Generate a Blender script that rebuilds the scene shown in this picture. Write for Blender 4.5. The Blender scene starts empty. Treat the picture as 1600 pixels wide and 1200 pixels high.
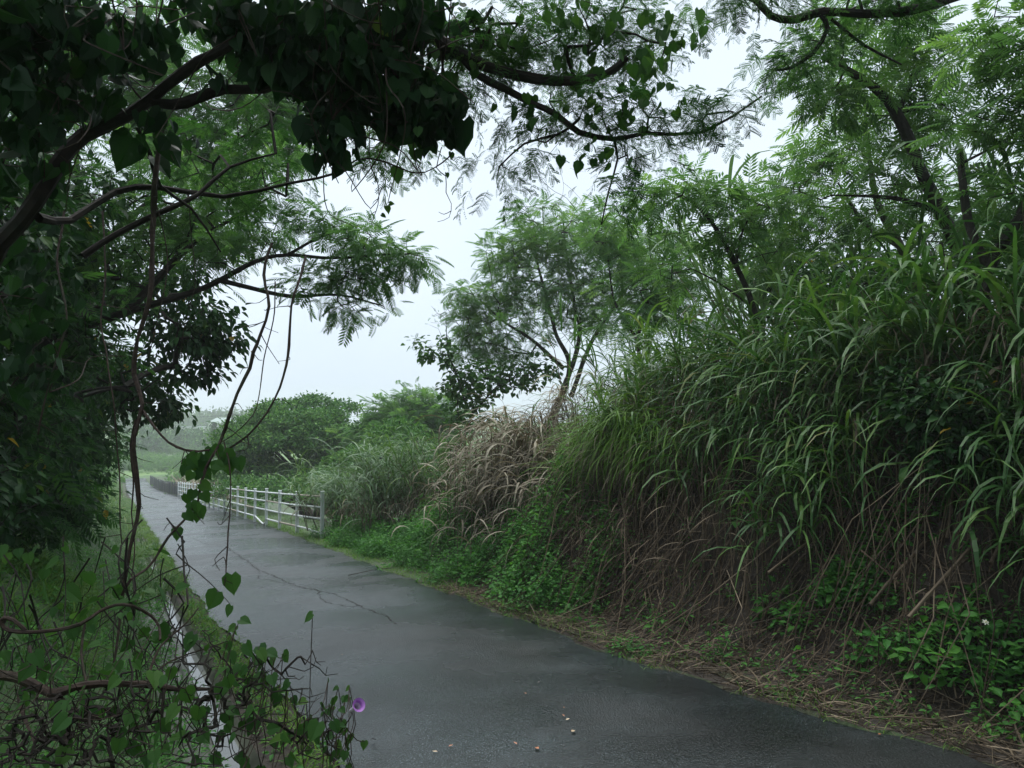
import bpy, math, random
import numpy as np
from mathutils import Vector

# ------------------------------------------------------------------ camera, world, sun, exposure
R = math.radians
scene = bpy.context.scene
EYE = 1.7                     # metres above the road surface
FPX = 1150.0                  # focal length in pixels of the 1600 px wide photograph
PITCH = math.atan(40 / FPX)
cam_d = bpy.data.cameras.new('camera')
cam = bpy.data.objects.new('camera', cam_d)
scene.collection.objects.link(cam)
scene.camera = cam
cam.location = (0, 0, EYE)
cam.rotation_euler = (R(90) + PITCH, 0, 0)
cam_d.sensor_width = 36
cam_d.lens = 36 * FPX / 1600
cam_d.clip_start = 0.05
cam_d.clip_end = 3000

SUN_EL, SUN_AZ = R(70), R(-20)        # high behind the cloud, over the road ahead
world = bpy.data.worlds.new("World")
scene.world = world
world.use_nodes = True
wn = world.node_tree
wn.nodes.clear()
w_out = wn.nodes.new('ShaderNodeOutputWorld')
w_bg = wn.nodes.new('ShaderNodeBackground')
w_sky = wn.nodes.new('ShaderNodeTexSky')
w_sky.sky_type = 'NISHITA'
w_sky.sun_disc = False
w_sky.sun_elevation = SUN_EL
w_sky.sun_rotation = SUN_AZ
w_sky.air_density = 1.0
w_sky.dust_density = 4.0
w_hsv = wn.nodes.new('ShaderNodeHueSaturation')
w_hsv.inputs['Saturation'].default_value = 0.22
w_cl = wn.nodes.new('ShaderNodeMixRGB')      # the even grey-white cloud deck hides most of the blue sky
w_cl.inputs[0].default_value = 0.80
w_tc = wn.nodes.new('ShaderNodeTexCoord')
w_ns = wn.nodes.new('ShaderNodeTexNoise')
w_ns.inputs['Scale'].default_value = 2.2
w_ns.inputs['Detail'].default_value = 3
w_rp = wn.nodes.new('ShaderNodeValToRGB')
w_rp.color_ramp.elements[0].position = 0.3
w_rp.color_ramp.elements[0].color = (6.2, 7.35, 8.5, 1)
w_rp.color_ramp.elements[1].position = 0.7
w_rp.color_ramp.elements[1].color = (7.2, 8.3, 9.3, 1)
w_bg.inputs['Strength'].default_value = 0.062
wn.links.new(w_sky.outputs[0], w_hsv.inputs['Color'])
wn.links.new(w_hsv.outputs[0], w_cl.inputs[1])
wn.links.new(w_tc.outputs['Generated'], w_ns.inputs['Vector'])
wn.links.new(w_ns.outputs[0], w_rp.inputs[0])
wn.links.new(w_rp.outputs[0], w_cl.inputs[2])
wn.links.new(w_cl.outputs[0], w_bg.inputs['Color'])
wn.links.new(w_bg.outputs[0], w_out.inputs[0])

sun_d = bpy.data.lights.new('sun', 'SUN')
sun_d.energy = 1.5
sun_d.angle = R(55)
sun_d.color = (1, 0.99, 0.95)
sun = bpy.data.objects.new('sun', sun_d)
scene.collection.objects.link(sun)
sun_dir = Vector((math.sin(-SUN_AZ) * -1 * math.cos(SUN_EL), math.cos(SUN_AZ) * math.cos(SUN_EL), math.sin(SUN_EL)))
sun.rotation_euler = sun_dir.to_track_quat('Z', 'Y').to_euler()

scene.view_settings.view_transform = 'Standard'
scene.view_settings.look = 'None'
scene.view_settings.gamma = 1
scene.view_settings.exposure = 1.2
cy = scene.cycles
cy.max_bounces = 5
cy.diffuse_bounces = 3
cy.glossy_bounces = 2
cy.transmission_bounces = 2
cy.transparent_max_bounces = 4
cy.volume_bounces = 1
cy.use_denoising = True
cy.use_adaptive_sampling = True
cy.adaptive_threshold = 0.012
cy.caustics_reflective = False
cy.caustics_refractive = False

# ------------------------------------------------------------------ layout helpers
COL = scene.collection
U = np.array([-0.47, 0.8827])          # the road runs this way
V_ = np.array([0.8827, 0.47])          # and this is to its right
rng = np.random.default_rng(7)


def zp(t):
    t = np.asarray(t, float)
    return np.where(t < 75, -0.08 * t, -6 - 3.2 * (1 - np.exp(-(t - 75) / 40)))


def P(px, py, D):
    """the world point that stands D metres ahead, seen at this spot of the photograph"""
    x = (px - 800) / FPX
    y = (600 - py) / FPX
    fy = math.cos(PITCH) - y * math.sin(PITCH)
    fz = y * math.cos(PITCH) + math.sin(PITCH)
    return np.array([x / fy * D, D, EYE + fz / fy * D])


def sR(t):
    t = np.asarray(t, float)
    return np.interp(t, [-30, 0, 2.5, 5, 8, 12, 16.6, 33, 54, 88, 113], [4.6, 4.3, 4.08, 3.8, 3.84, 3.9, 4.0, 4.3, 4.3, 3.9, 3.2]) \
        + .035 * np.sin(t * 3.1) + .025 * np.sin(t * 7.3 + 1) + .015 * np.sin(t * 17.7 + 2)


def sL(t):
    t = np.asarray(t, float)
    return np.interp(t, [-30, 0, 5, 10, 20, 40, 112], [1.3, 1.25, 1.14, 1.0, .95, .86, .8]) \
        + .03 * np.sin(t * 2.3 + 2) + .015 * np.sin(t * 9.1)


def ss(a, b, x):
    k = np.clip((x - a) / (b - a), 0, 1)
    return k * k * (3 - 2 * k)


_ph = np.random.default_rng(3).uniform(0, 6.28, (24, 3))


def nz(x, y, sc=1.0, octv=4):
    out = 0 * np.asarray(x, float)
    a = 1.0
    f = 1 / sc
    for o in range(octv):
        for k in range(3):
            p = _ph[(o * 3 + k) % 24]
            c, s = math.cos(p[0]), math.sin(p[0])
            out = out + a / 3 * np.sin(f * (c * x + s * y) * (1 + .3 * k) + p[1] + 1.3 * np.sin(f * .7 * (s * x - c * y) + p[2]))
        a *= .5
        f *= 2.1
    return out


def height(t, s):
    t = np.asarray(t, float)
    s = np.asarray(s, float)
    z = zp(t)
    e = s - sR(t)
    B = 1.75 * (1 - ss(9.5, 16, t)) + .15
    rgt = B * ss(.5, 2.3, e + .25 * nz(t, s, .7, 2)) + 1.1 * ss(3, 9, e) * (1 - ss(13, 22, t))
    rgt = rgt - ss(16.5, 22, t) * (1 - ss(90, 130, t)) * 3.2 * ss(.7, 7, e)
    g = .25 - s
    near = .45 + .55 * ss(.5, 4, t)
    lft = near * (.95 * ss(0, 1.5, g) + 1.3 * ss(1.5, 5, g)) + 3.0 * ss(5, 30, g)
    lft = lft * (1 - ss(70, 110, t))
    z = z + np.where(e > 0, rgt, 0) + np.where(g > 0, lft, 0)
    bump = .05 * nz(t, s, .35, 3) + .12 * nz(t + 9, s, 1.6, 2)
    off = np.maximum(ss(.15, 1.2, e), ss(0, .6, g))
    z = z + bump * off
    z = z - .07 * ((s > sL(t) - .02) & (s < sR(t) + .0)) - .3 * ((s > .36) & (s <= sL(t) - .02))
    far = ss(118, 330, t)
    z = z + 4.2 * far + .5 * nz(t, s, 25, 2) * ss(118, 170, t) - 14 * ss(330, 460, t)
    return z


def surf(t, s):
    """what one can stand on: the terrain, and over the drain trench the rim of the gutter"""
    t = np.asarray(t, float)
    s = np.asarray(s, float)
    return height(t, s) + .29 * ((s > .36) & (s <= sL(t) - .02))


def W(t, s, h=None, z=None):
    """a point t metres along the road, s metres across it, h metres above the ground there (or z above the road)"""
    g = float(surf(t, s)) + h if z is None else float(zp(t)) + z
    return np.array([t * U[0] + s * V_[0], t * U[1] + s * V_[1], g])


def Wv(t, s, h):
    t = np.asarray(t, float)
    s = np.asarray(s, float)
    return np.stack([t * U[0] + s * V_[0], t * U[1] + s * V_[1], surf(t, s) + h], -1)


def ts(x, y):
    return x * U[0] + y * U[1], x * V_[0] + y * V_[1]


def gz(p):
    """ground height under a world point"""
    t, s = ts(p[0], p[1])
    return float(height(t, s))


# ------------------------------------------------------------------ mesh helpers
def link_mesh(name, parts, mats, parent=None, smooth=False):
    """parts: list of (verts n x 3, faces m x k, rnd m, material index)"""
    nv = 0
    vs, loops, totals, rnds, mi = [], [], [], [], []
    for p in parts:
        v, f, r, m = p
        if len(f) == 0:
            continue
        vs.append(np.asarray(v, np.float32))
        f = np.asarray(f, np.int64)
        loops.append((f + nv).ravel())
        totals.append(np.full(len(f), f.shape[1]))
        rnds.append(np.broadcast_to(np.asarray(r, np.float32), (len(f),)))
        mi.append(np.full(len(f), m))
        nv += len(v)
    vs = np.concatenate(vs)
    loops = np.concatenate(loops).astype(np.int32)
    totals = np.concatenate(totals).astype(np.int32)
    rnds = np.concatenate(rnds)
    mi = np.concatenate(mi).astype(np.int32)
    me = bpy.data.meshes.new(name)
    me.vertices.add(len(vs))
    me.vertices.foreach_set('co', vs.ravel())
    me.loops.add(len(loops))
    me.loops.foreach_set('vertex_index', loops)
    me.polygons.add(len(totals))
    starts = np.concatenate([[0], np.cumsum(totals)[:-1]]).astype(np.int32)
    me.polygons.foreach_set('loop_start', starts)
    me.polygons.foreach_set('loop_total', totals)
    me.polygons.foreach_set('material_index', mi)
    if smooth:
        me.polygons.foreach_set('use_smooth', np.ones(len(totals), bool))
    else:
        me.polygons.foreach_set('use_smooth', np.zeros(len(totals), bool))
    for m in mats:
        me.materials.append(m)
    a = me.attributes.new('rnd', 'FLOAT', 'FACE')
    a.data.foreach_set('value', rnds)
    me.update(calc_edges=True)
    o = bpy.data.objects.new(name, me)
    COL.objects.link(o)
    if parent is not None:
        o.parent = parent
        o.location = -Vector(parent.location)
    return o


def tag(o, label=None, cat=None, group=None, kind=None):
    if label:
        o['label'] = label
    if cat:
        o['category'] = cat
    if group:
        o['group'] = group
    if kind:
        o['kind'] = kind
    return o


def empty(name, loc, label, cat, group=None):
    o = bpy.data.objects.new(name, None)
    COL.objects.link(o)
    o.location = [float(c) for c in loc]
    o.empty_display_size = .2
    return tag(o, label, cat, group)


def norm(a):
    return a / np.maximum(np.linalg.norm(a, axis=-1, keepdims=True), 1e-9)


def scatter(tpl, pos, fwd, up, size, rnd, m=0, jit=0.0):
    """copies a small leaf shape to many places, baked into one mesh piece"""
    V, F = tpl
    pos = np.asarray(pos, float)
    n = len(pos)
    if n == 0:
        return (np.zeros((0, 3)), np.zeros((0, 4), int), np.zeros(0), m)
    f = norm(np.asarray(fwd, float))
    sd = norm(np.cross(f, up))
    u = np.cross(sd, f)
    s = np.broadcast_to(np.asarray(size, float), (n,))[:, None, None]
    v = pos[:, None, :] + s * (V[None, :, 0:1] * sd[:, None, :] + V[None, :, 1:2] * f[:, None, :] + V[None, :, 2:3] * u[:, None, :])
    k = len(V)
    ff = (F[None] + (np.arange(n) * k)[:, None, None]).reshape(-1, F.shape[1])
    r = np.repeat(np.broadcast_to(np.asarray(rnd, float), (n,)), len(F))
    if jit:
        r = np.clip(r + rng.normal(0, jit, len(r)), 0, 1)
    return (v.reshape(-1, 3), ff, r, m)


def prisms(A, B, ra, rb, sides=4, m=0, rnd=None):
    """many tapered twig pieces at once"""
    A = np.asarray(A, float)
    B = np.asarray(B, float)
    n = len(A)
    if n == 0:
        return (np.zeros((0, 3)), np.zeros((0, 4), int), np.zeros(0), m)
    d = norm(B - A)
    ref = np.where(np.abs(d[:, 2:3]) < .93, np.array([[0, 0, 1.]]), np.array([[1., 0, 0]]))
    x = norm(np.cross(d, ref))
    y = np.cross(d, x)
    ang = np.arange(sides) * 2 * math.pi / sides
    ring = np.cos(ang)[None, :, None] * x[:, None, :] + np.sin(ang)[None, :, None] * y[:, None, :]
    ra = np.broadcast_to(np.asarray(ra, float), (n,))[:, None, None]
    rb = np.broadcast_to(np.asarray(rb, float), (n,))[:, None, None]
    v = np.concatenate([A[:, None, :] + ra * ring, B[:, None, :] + rb * ring], 1)
    q = np.array([[i, (i + 1) % sides, sides + (i + 1) % sides, sides + i] for i in range(sides)])
    f = (q[None] + (np.arange(n) * 2 * sides)[:, None, None]).reshape(-1, 4)
    r = np.repeat(rng.random(n) if rnd is None else np.broadcast_to(rnd, (n,)), sides)
    return (v.reshape(-1, 3), f, r, m)


def smooth_path(pts, step=.06, jit=0.0):
    """Catmull-Rom through the points, a little wobble on top"""
    p = np.asarray(pts, float)
    q = np.vstack([2 * p[0] - p[1], p, 2 * p[-1] - p[-2]])
    out = []
    for i in range(1, len(q) - 2):
        n = max(2, int(np.linalg.norm(q[i + 1] - q[i]) / step))
        t = np.linspace(0, 1, n, endpoint=False)[:, None]
        out.append(.5 * (2 * q[i] + (q[i + 1] - q[i - 1]) * t + (2 * q[i - 1] - 5 * q[i] + 4 * q[i + 1] - q[i + 2]) * t ** 2
                         + (3 * q[i] - q[i - 1] - 3 * q[i + 1] + q[i + 2]) * t ** 3))
    out.append(q[-2][None])
    o = np.vstack(out)
    if jit:
        w = rng.normal(0, 1, o.shape)
        k = np.array([1, 2, 3, 2, 1.]) / 9
        for c in range(3):
            w[:, c] = np.convolve(w[:, c], k, 'same')
        w[0] = 0
        o = o + w * jit
    return o


def tube(path, radii, sides=8, m=0, rough=.06, rnd=.5):
    """one continuous tapering limb"""
    p = np.asarray(path, float)
    n = len(p)
    d = norm(np.gradient(p, axis=0))
    x = np.cross(d[0], [0, 0, 1.])
    if np.linalg.norm(x) < .1:
        x = np.cross(d[0], [1., 0, 0])
    x = norm(x)
    rings = []
    r = np.broadcast_to(radii, (n,)) if np.ndim(radii) == 0 else np.interp(np.linspace(0, 1, n), np.linspace(0, 1, len(radii)), radii)
    ang = np.arange(sides) * 2 * math.pi / sides
    for i in range(n):
        x = norm(x - d[i] * np.dot(x, d[i]))
        y = np.cross(d[i], x)
        rr = r[i] * (1 + rough * np.sin(ang * 2 + i * .9) + rough * rng.normal(0, 1, sides))
        rings.append(p[i] + rr[:, None] * (np.cos(ang)[:, None] * x + np.sin(ang)[:, None] * y))
    v = np.vstack(rings)
    a = np.arange(n - 1)[:, None] * sides
    j = np.arange(sides)[None]
    f = np.stack([a + j, a + (j + 1) % sides, a + sides + (j + 1) % sides, a + sides + j], -1).reshape(-1, 4)
    return (v, f, np.full(len(f), rnd), m)


# leaf shapes, one unit long along +y ---------------------------------------------------
def t_frond(n=7, pin=.42, w=.058):
    V, F = [], []

    def add(a, b, c, d):
        k = len(V)
        V.extend([a, b, c, d])
        F.append([k, k + 1, k + 2, k + 3])
    for i in range(n):
        y = .16 + .84 * i / (n - 1)
        L = pin * (.65 + .45 * math.sin(math.pi * (.2 + .7 * i / (n - 1))))
        for sg in (-1, 1):
            a = R(62 - 22 * i / (n - 1))
            dx, dy = sg * math.sin(a), math.cos(a)
            z0 = -.22 * y * y
            add((0, y, z0), (dx * L * .45 - dy * w * sg * .9, y + dy * L * .45 + dx * w * sg * .9, z0 - .03),
                (dx * L, y + dy * L, z0 - .16 * L - .06), (dx * L * .55 + dy * w * sg * .9, y + dy * L * .55 - dx * w * sg * .9, z0 - .06))
    add((-.008, 0, 0), (.008, 0, 0), (.006, 1, -.22), (-.006, 1, -.22))
    return np.array(V), np.array(F)


def t_fine(n=7, m=11, pin=.42, ll=.075, lw=.02, seed=0):
    """twice-pinnate leaf with every leaflet"""
    V, F = [], []
    rq = np.random.default_rng(seed)

    def add(*q):
        k = len(V)
        V.extend(q)
        F.append([k, k + 1, k + 2, k + 3])
    for i in range(n):
        y = .16 + .84 * i / (n - 1)
        L = pin * (.65 + .45 * math.sin(math.pi * (.2 + .7 * i / (n - 1))))
        for sg in (-1, 1):
            if rq.random() < .07:
                continue
            L = L * rq.uniform(.75, 1.15)
            dr = rq.uniform(.1, .6)
            a = R(64 - 24 * i / (n - 1) + rq.normal(0, 8))
            dx, dy = sg * math.sin(a), math.cos(a)
            z0 = -.22 * y * y
            zz = lambda q: z0 - dr * L * q * q
            add((0, y, z0), (dx * L, y + dy * L, zz(1)), (dx * L + .004, y + dy * L + .004, zz(1)), (.004, y + .006, z0))
            for j in range(m):
                q = (j + .8) / m
                cx, cy_, cz = dx * L * q, y + dy * L * q, zz(q)
                k = ll * (1 - .45 * abs(q - .4))
                for s2 in (-1, 1):
                    if rq.random() < .08:
                        continue
                    ex, ey = (-dy * s2 + dx * .45), (dx * s2 + dy * .45)
                    add((cx, cy_, cz), (cx + ex * k * .5 - dx * lw, cy_ + ey * k * .5 - dy * lw, cz - .004), (cx + ex * k, cy_ + ey * k, cz - .012),
                        (cx + ex * k * .5 + dx * lw, cy_ + ey * k * .5 + dy * lw, cz + .004))
    add((-.008, 0, 0), (.008, 0, 0), (.006, 1, -.22), (-.006, 1, -.22))
    return np.array(V), np.array(F)


def t_leaf(w=.26, fold=.08, droop=.22):
    V = [(0, 0, 0), (0, .68, -droop * .35), (0, 1, -droop), (-w, .3, fold), (-w * .78, .66, fold * .3 - droop * .3), (-w * .3, .87, -droop * .6),
         (w, .3, fold), (w * .78, .66, fold * .3 - droop * .3), (w * .3, .87, -droop * .6)]
    F = [[0, 1, 4, 3], [1, 2, 5, 4], [0, 6, 7, 1], [1, 7, 8, 2]]
    return np.array(V, float), np.array(F)


def t_simple(w=.26, fold=.08):
    V = [(0, 0, 0), (0, 1, -.1), (-w, .35, fold), (-w * .6, .75, fold * .3), (w, .35, fold), (w * .6, .75, fold * .3)]
    return np.array(V, float), np.array([[0, 1, 3, 2], [0, 4, 5, 1]])


def t_heart(w=.46, fold=.1):
    h = [(-.2, -.15, .03), (-w, .08, fold), (-w * .95, .4, fold * .8), (-w * .5, .72, fold * .2), (-.06, .93, -.06)]
    V = [(0, 0, 0), (0, .42, -.02), (0, 1.05, -.12)] + h + [(-a, b, c) for a, b, c in h]
    F = [[0, 3, 4, 1], [1, 4, 5, 6], [1, 6, 7, 2], [0, 1, 9, 8], [1, 11, 10, 9], [1, 2, 12, 11]]
    return np.array(V, float), np.array(F)


FROND, FINE, LEAF, SIMPLE, HEART = t_frond(), t_fine(), t_leaf(), t_simple(), t_heart()
FINE2 = t_fine(5, 10, .48, .07, .02, 5)
NARROW = t_leaf(.15, .04, .3)


def blades(base, az, L, w, th0, curl, K=7, m=0, rnd=None, tw=.0):
    """arching grass leaves: each starts at elevation th0 and bends over by curl"""
    n = len(base)
    bc = lambda a: np.broadcast_to(np.asarray(a, float), (n,))
    az, L, w, th0, curl = map(bc, (az, L, w, th0, curl))
    q = np.linspace(0, 1, K + 1)
    th = th0[:, None] - curl[:, None] * q[None] ** 1.4
    st = (L / K)[:, None]
    r = np.cumsum(np.cos(th) * st, 1) - np.cos(th[:, :1]) * st
    z = np.cumsum(np.sin(th) * st, 1) - np.sin(th[:, :1]) * st
    side = (rng.normal(0, .12, n))[:, None] * q[None] ** 2 * L[:, None]
    ca, sa = np.cos(az)[:, None], np.sin(az)[:, None]
    c = np.stack([base[:, None, 0] + r * ca - side * sa, base[:, None, 1] + r * sa + side * ca, base[:, None, 2] + z], -1)
    ww = w[:, None] * (.55 + .45 * np.sin(np.pi * np.minimum(q * 1.6, .5)))[None] * (1 - ss(.55, 1.0, q))[None] * .5 + w[:, None] * .02
    twist = (rng.normal(0, .35, n))[:, None] + tw * q[None]
    sx = np.stack([-sa * np.cos(twist), ca * np.cos(twist), np.sin(twist)], -1)
    v = np.stack([c - sx * ww[..., None], c + sx * ww[..., None]], 2)
    v = v.reshape(n, -1, 3)
    f1 = np.array([[2 * i, 2 * i + 1, 2 * i + 3, 2 * i + 2] for i in range(K)])
    f = (f1[None] + (np.arange(n) * 2 * (K + 1))[:, None, None]).reshape(-1, 4)
    r_ = np.repeat(rng.random(n) if rnd is None else bc(rnd), K)
    return (v.reshape(-1, 3), f, r_, m)


# ------------------------------------------------------------------ materials
def mat(name):
    m = bpy.data.materials.new(name)
    m.use_nodes = True
    nt = m.node_tree
    return m, nt, nt.nodes['Principled BSDF'], nt.nodes['Material Output']


def ramp(nt, stops):
    r = nt.nodes.new('ShaderNodeValToRGB')
    e = r.color_ramp.elements
    while len(e) < len(stops):
        e.new(.5)
    for el, (p, c) in zip(e, stops):
        el.position = p
        el.color = (*c, 1)
    return r


def noise(nt, scale, detail=4, coord='Object', rough=.6):
    tc = nt.nodes.new('ShaderNodeTexCoord')
    n = nt.nodes.new('ShaderNodeTexNoise')
    n.inputs['Scale'].default_value = scale
    n.inputs['Detail'].default_value = detail
    n.inputs['Roughness'].default_value = rough
    nt.links.new(tc.outputs[coord], n.inputs['Vector'])
    return n


def leaf_mat(name, stops, rough=.42, trans=.3, spec=.25, tcol=(1.25, 1.3, .7)):
    m, nt, b, out = mat(name)
    at = nt.nodes.new('ShaderNodeAttribute')
    at.attribute_name = 'rnd'
    n = noise(nt, 2.3, 3)
    mx = nt.nodes.new('ShaderNodeMath')
    mx.operation = 'MULTIPLY_ADD'
    mx.inputs[1].default_value = .5
    ad = nt.nodes.new('ShaderNodeMath')
    ad.operation = 'MULTIPLY_ADD'
    ad.inputs[1].default_value = .75
    ad.inputs[2].default_value = -.12
    nt.links.new(at.outputs['Fac'], ad.inputs[0])
    nt.links.new(n.outputs[0], mx.inputs[0])
    nt.links.new(ad.outputs[0], mx.inputs[2])
    r = ramp(nt, stops)
    nt.links.new(mx.outputs[0], r.inputs[0])
    nt.links.new(r.outputs[0], b.inputs['Base Color'])
    b.inputs['Roughness'].default_value = rough
    b.inputs['Specular IOR Level'].default_value = spec * .6
    b.inputs['Roughness'].default_value = min(.6, rough + .08)
    if trans:
        tr = nt.nodes.new('ShaderNodeBsdfTranslucent')
        ml = nt.nodes.new('ShaderNodeMixRGB')
        ml.blend_type = 'MULTIPLY'
        ml.inputs[0].default_value = 1
        ml.inputs[2].default_value = (*tcol, 1)
        nt.links.new(r.outputs[0], ml.inputs[1])
        nt.links.new(ml.outputs[0], tr.inputs[0])
        ms = nt.nodes.new('ShaderNodeMixShader')
        ms.inputs[0].default_value = trans
        nt.links.new(b.outputs[0], ms.inputs[1])
        nt.links.new(tr.outputs[0], ms.inputs[2])
        nt.links.new(ms.outputs[0], out.inputs[0])
    return m


M = {}
M['feather'] = leaf_mat('feathery_leaves', [(0, (.018, .062, .019)), (.45, (.04, .118, .034)), (.8, (.07, .175, .045)), (1, (.13, .23, .06))], .5, .5)
M['feather_light'] = leaf_mat('light_feathery_leaves', [(0, (.055, .135, .052)), (.5, (.10, .215, .075)), (1, (.19, .32, .10))], .5, .5)
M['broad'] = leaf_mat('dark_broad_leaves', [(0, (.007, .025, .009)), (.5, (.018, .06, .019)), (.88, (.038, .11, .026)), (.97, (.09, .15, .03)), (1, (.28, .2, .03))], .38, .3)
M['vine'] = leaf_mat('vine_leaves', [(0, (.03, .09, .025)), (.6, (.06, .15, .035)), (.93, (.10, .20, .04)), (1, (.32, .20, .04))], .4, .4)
M['crown'] = leaf_mat('evergreen_leaves', [(0, (.018, .065, .018)), (.35, (.045, .14, .034)), (.65, (.12, .27, .055)), (1, (.24, .38, .085))], .4, .2)
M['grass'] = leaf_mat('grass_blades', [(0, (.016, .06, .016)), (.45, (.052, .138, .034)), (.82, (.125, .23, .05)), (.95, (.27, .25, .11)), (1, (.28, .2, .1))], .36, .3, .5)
M['reed'] = leaf_mat('silvery_grass_blades', [(0, (.07, .14, .07)), (.5, (.12, .21, .11)), (1, (.22, .31, .17))], .38, .3, .5)
M['fresh'] = leaf_mat('fresh_grass_blades', [(0, (.07, .15, .025)), (.5, (.12, .24, .04)), (1, (.2, .32, .07))], .4, .35)
M['dry'] = leaf_mat('dry_grass_blades', [(0, (.06, .048, .032)), (.4, (.15, .122, .085)), (.8, (.30, .265, .195)), (1, (.50, .46, .36))], .6, .15, .3, (1, .9, .7))
M['weed'] = leaf_mat('weed_leaves', [(0, (.03, .11, .03)), (.5, (.065, .21, .045)), (.9, (.12, .31, .06)), (1, (.22, .34, .06))], .4, .4)
M['petal'] = leaf_mat('white_petals', [(0, (.6, .6, .5)), (1, (.8, .8, .75))], .6, .3)


def wood_mat(name, a, b_, scale=18, rough=.75, spec=.3):
    m, nt, b, out = mat(name)
    n = noise(nt, scale, 6)
    r = ramp(nt, [(.3, a), (.7, b_)])
    nt.links.new(n.outputs[0], r.inputs[0])
    n2 = noise(nt, 3.1, 3)
    r2 = ramp(nt, [(.48, (1, 1, 1)), (.62, (.55, .9, .5))])       # moss patches
    nt.links.new(n2.outputs[0], r2.inputs[0])
    mm = nt.nodes.new('ShaderNodeMixRGB')
    mm.blend_type = 'MULTIPLY'
    mm.inputs[0].default_value = .7
    nt.links.new(r.outputs[0], mm.inputs[1])
    nt.links.new(r2.outputs[0], mm.inputs[2])
    nt.links.new(mm.outputs[0], b.inputs['Base Color'])
    b.inputs['Roughness'].default_value = rough
    b.inputs['Specular IOR Level'].default_value = spec
    bp = nt.nodes.new('ShaderNodeBump')
    bp.inputs['Strength'].default_value = .6
    bp.inputs['Distance'].default_value = .01
    nt.links.new(n.outputs[0], bp.inputs['Height'])
    nt.links.new(bp.outputs[0], b.inputs['Normal'])
    return m


M['bark'] = wood_mat('wet_dark_bark', (.010, .008, .006), (.035, .026, .02))
M['bark_grey'] = wood_mat('grey_bark', (.05, .045, .035), (.13, .11, .09))
M['liana'] = wood_mat('liana_bark', (.022, .014, .010), (.07, .045, .033), 40)
M['cane'] = leaf_mat('dead_cane', [(0, (.02, .014, .009)), (.35, (.06, .044, .029)), (.7, (.17, .13, .088)), (1, (.42, .34, .24))], .6, 0, .3)


def ground_mat():
    m, nt, b, out = mat('soil_and_grass')
    big = noise(nt, .5, 5)
    fine = noise(nt, 14, 8, rough=.7)
    soil = ramp(nt, [(.3, (.012, .009, .006)), (.55, (.032, .023, .016)), (.8, (.07, .054, .038))])
    green = ramp(nt, [(.3, (.02, .045, .014)), (.7, (.06, .11, .03))])
    nt.links.new(fine.outputs[0], soil.inputs[0])
    nt.links.new(fine.outputs[0], green.inputs[0])
    at = nt.nodes.new('ShaderNodeAttribute')
    at.attribute_name = 'rnd'
    add = nt.nodes.new('ShaderNodeMath')
    add.operation = 'ADD'
    nt.links.new(at.outputs['Fac'], add.inputs[0])
    nt.links.new(big.outputs[0], add.inputs[1])
    k = ramp(nt, [(.62, (0, 0, 0)), (.85, (1, 1, 1))])
    nt.links.new(add.outputs[0], k.inputs[0])
    mx = nt.nodes.new('ShaderNodeMixRGB')
    nt.links.new(k.outputs[0], mx.inputs[0])
    nt.links.new(soil.outputs[0], mx.inputs[1])
    nt.links.new(green.outputs[0], mx.inputs[2])
    nt.links.new(mx.outputs[0], b.inputs['Base Color'])
    b.inputs['Roughness'].default_value = .8
    bp = nt.nodes.new('ShaderNodeBump')
    bp.inputs['Distance'].default_value = .03
    nt.links.new(fine.outputs[0], bp.inputs['Height'])
    nt.links.new(bp.outputs[0], b.inputs['Normal'])
    return m


def field_mat():
    m, nt, b, out = mat('far_fields')
    n = noise(nt, .09, 6, rough=.7)
    r = ramp(nt, [(.35, (.03, .07, .025)), (.5, (.10, .19, .045)), (.7, (.16, .27, .06))])
    nt.links.new(n.outputs[0], r.inputs[0])
    nt.links.new(r.outputs[0], b.inputs['Base Color'])
    b.inputs['Roughness'].default_value = .9
    return m


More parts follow.
